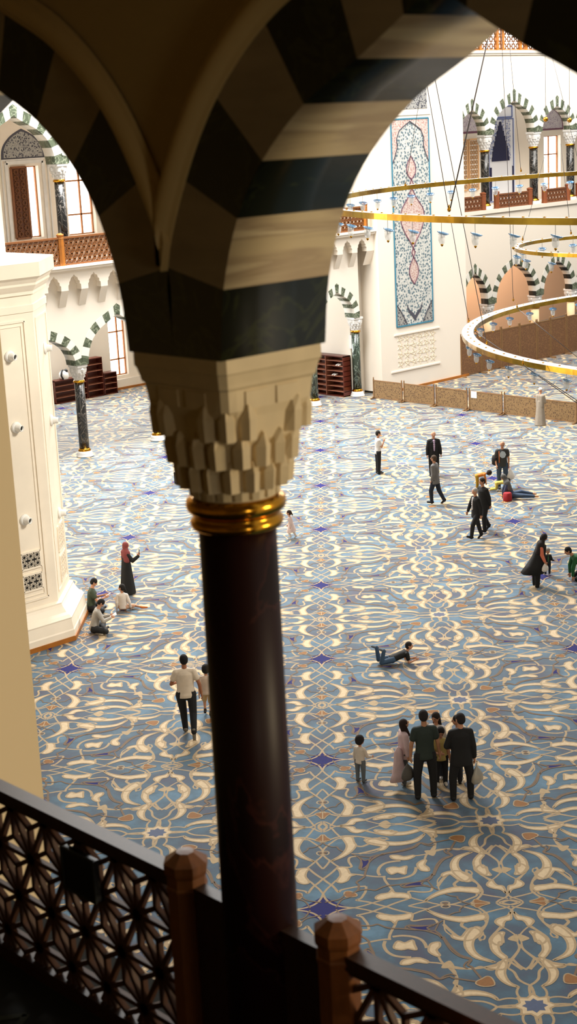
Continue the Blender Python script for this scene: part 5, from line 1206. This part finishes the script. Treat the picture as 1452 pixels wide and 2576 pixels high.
# --- right edge group
Wk = person('woman in black sleeveless coat with coral sleeves and black headscarf leaning over', (35.24,26.95), 1.58, 98, pose(torso=(0,.3,1), neck=(0,.5,1), look=(0,.9,-.5), thL=(-.08,-.1,-1), thR=(.08,.08,-1), uaR=(.1,.1,-1), faR=(.0,.4,-1), uaL=(-.15,-.3,-1), faL=(0,-.3,-1)), ('shirt','DE7A5C'), ('wide','0A0A0B'), hair='1C1212', hairstyle='hijab', feet='DCD0C0')
f = MB(); n = 24; base = Wk['pel']; rings = []
fwv = Wk['rot'] @ Vector((0,1,0)); sdv = Wk['rot'] @ Vector((1,0,0))
for t, rr in ((0,.15),(.15,.17),(.4,.20),(.7,.27),(1,.34)):
    cc = Wk['sh']*(1-t)+(Vector((base.x,base.y,.42))-fwv*.12*t)*t - Vector((0,0,.06*(1-t))) + sdv*0
    rings.append([tuple(cc+sdv*rr*.92*math.cos(2*PI*i/n)*(1+.05*math.sin(6*2*PI*i/n)*t)+fwv*rr*math.sin(2*PI*i/n)*(1+.05*math.sin(6*2*PI*i/n)*t)) for i in range(n)])
f.loft(rings); child_of(Wk['root'], 'sleeveless_coat', f, cmat('0B0B0C'))
p = Wk['wrR']; bag('small white plastic bag in the hand of the woman with coral sleeves', (p.x,p.y,p.z-.02), .26, .26, cmat('E8E2D8'))
person('small child in grey beanie and green and black jacket standing by the woman', (36.35,27.38), .84, 170, pose(uaR=(.2,.3,-1), faR=(.1,.9,0), uaL=(-.3,.3,-1), faL=(-.2,.9,.1)), ('jacket','1A1C1E','4F8A5A'), ('long','232A38'), hairstyle='cap', hair='9B9690', feet='9A9AA0', head=.22, build=1.2)
person('man in green jumper kneeling and leaning on his hands at the right edge', (36.55,26.1), 1.75, -92, pose(torso=(0,.75,.75), neck=(0,.6,.6), look=(-.1,1,-.4), thL=(-.15,.75,-.65), thR=(.15,.75,-.65), snL=(0,-1,-.1), snR=(0,-1,-.1), ftL=(0,-.9,-.3), ftR=(0,-.9,-.3), uaL=(-.1,.3,-1), uaR=(.1,.3,-1), faL=(0,.02,-1), faR=(0,.02,-1)), ('shirt','1F5A30'), ('long','0B0B0D'), hair='120E0C', feet='1A1A1C', build=1.1)
# --- man in robe behind the lower fence
person('man in long beige robe and white cap standing before the low fence', (54.85,41.65), 1.63, 40, pose(uaL=(-.15,.2,-1), uaR=(.15,.2,-1), faL=(.8,.6,.1), faR=(-.8,.6,.1)), None, None, hair='EFEDE8', hairstyle='cap', robe=('8E8374',.95), feet='4A443C')
mb = MB(); mb.box(37.7,38.15,46.2,46.6,.02,.48); mb.box(37.72,38.13,46.17,46.2,.06,.44); tag(mb.build('loudspeaker', M['black_plastic']), 'black box on the carpet half hidden by the carved capital', 'speaker')
# =================================================================== light and camera
def area(name, loc, target, size, power, col, sy=None):
    l = bpy.data.lights.new(name, 'AREA'); l.energy = power; l.color = col; l.size = size
    if sy: l.shape = 'RECTANGLE'; l.size_y = sy
    o = bpy.data.objects.new(name, l); C.objects.link(o); o.location = loc
    o.rotation_euler = (Vector(target)-Vector(loc)).to_track_quat('-Z','Y').to_euler(); return o
def point(name, loc, power, col, r=.1):
    l = bpy.data.lights.new(name, 'POINT'); l.energy = power; l.color = col; l.shadow_soft_size = r
    o = bpy.data.objects.new(name, l); C.objects.link(o); o.location = loc; return o
w = bpy.data.worlds.new('hall_light'); bpy.context.scene.world = w; w.use_nodes = True
w.node_tree.nodes['Background'].inputs[0].default_value = (1,.92,.81,1); w.node_tree.nodes['Background'].inputs[1].default_value = .40
area('floor_glare_fill', (41,50,26), (42,47,0), 12, 24000, (1,.99,.97))  # unseen area light added overhead to whiten the far left floor
area('aisle_windows', (47,66.5,6.5), (42,40,0), 9, 3500, (.95,.98,1), 2.5)
area('hall_far', (62,38,27), (58,46,0), 18, 9500, (1,.97,.93))
area('hall_right_gallery', (76,50,22), (76,58,8), 12, 2600, (1,.96,.9))
area('right_aisle', (74,58.9,7.9), (74,63,2), 16, 1100, (1,.86,.72), 1.5)
area('upper_gallery_right', (76,59,16), (76,61.3,11), 12, 120, (1,.98,.95), 2)
area('side_fill_warm', (14,-9,13.5), (5.2,5.6,12.8), 4, 1300, (1,.80,.50))  # unseen warm area light added to brighten soffits and capital from the side
q = area('hall_front', (36,8,24), (23,35,7), 6, 900, (1,.93,.82)); q.data.spread = math.radians(50)  # unseen area light added to brighten the left pier
point('balcony_lamp', (4.7,3.9,9.75), 1.3, (1,.5,.16), .06)
area('gallery_side_lamp', (3.0,-1.6,12.2), (4.6,5.4,13.6), .8, 32, (1,.88,.66))
cam = bpy.data.cameras.new('camera'); co = bpy.data.objects.new('camera', cam); C.objects.link(co)
Rm = [[0.7193810621154978, -0.20240403026977963, 0.6644723440446024], [-0.6929419168601254, -0.14274788286248247, 0.7067209787437289], [-0.04819115404089593, -0.9688424280907754, -0.24294436030370725]]
co.matrix_world = Matrix(((Rm[0][0],-Rm[0][1],-Rm[0][2],0),(Rm[1][0],-Rm[1][1],-Rm[1][2],0),(Rm[2][0],-Rm[2][1],-Rm[2][2],EYE),(0,0,0,1)))
cam.sensor_fit = 'VERTICAL'; cam.sensor_height = 36; cam.sensor_width = 36; cam.lens = 3896.32/2576*36
cam.clip_end = 300; cam.clip_start = .05
cam.dof.use_dof = True; cam.dof.focus_distance = 40; cam.dof.aperture_fstop = 2.8
sc = bpy.context.scene; sc.camera = co
sc.view_settings.view_transform = 'Standard'; sc.view_settings.look = 'None'; sc.view_settings.exposure = 0
sc.cycles.use_denoising = True; sc.cycles.max_bounces = 7; sc.cycles.diffuse_bounces = 4; sc.cycles.transparent_max_bounces = 12
sc.cycles.caustics_reflective = False; sc.cycles.caustics_refractive = False; sc.cycles.sample_clamp_indirect = 6
sc.cycles.adaptive_threshold = .02
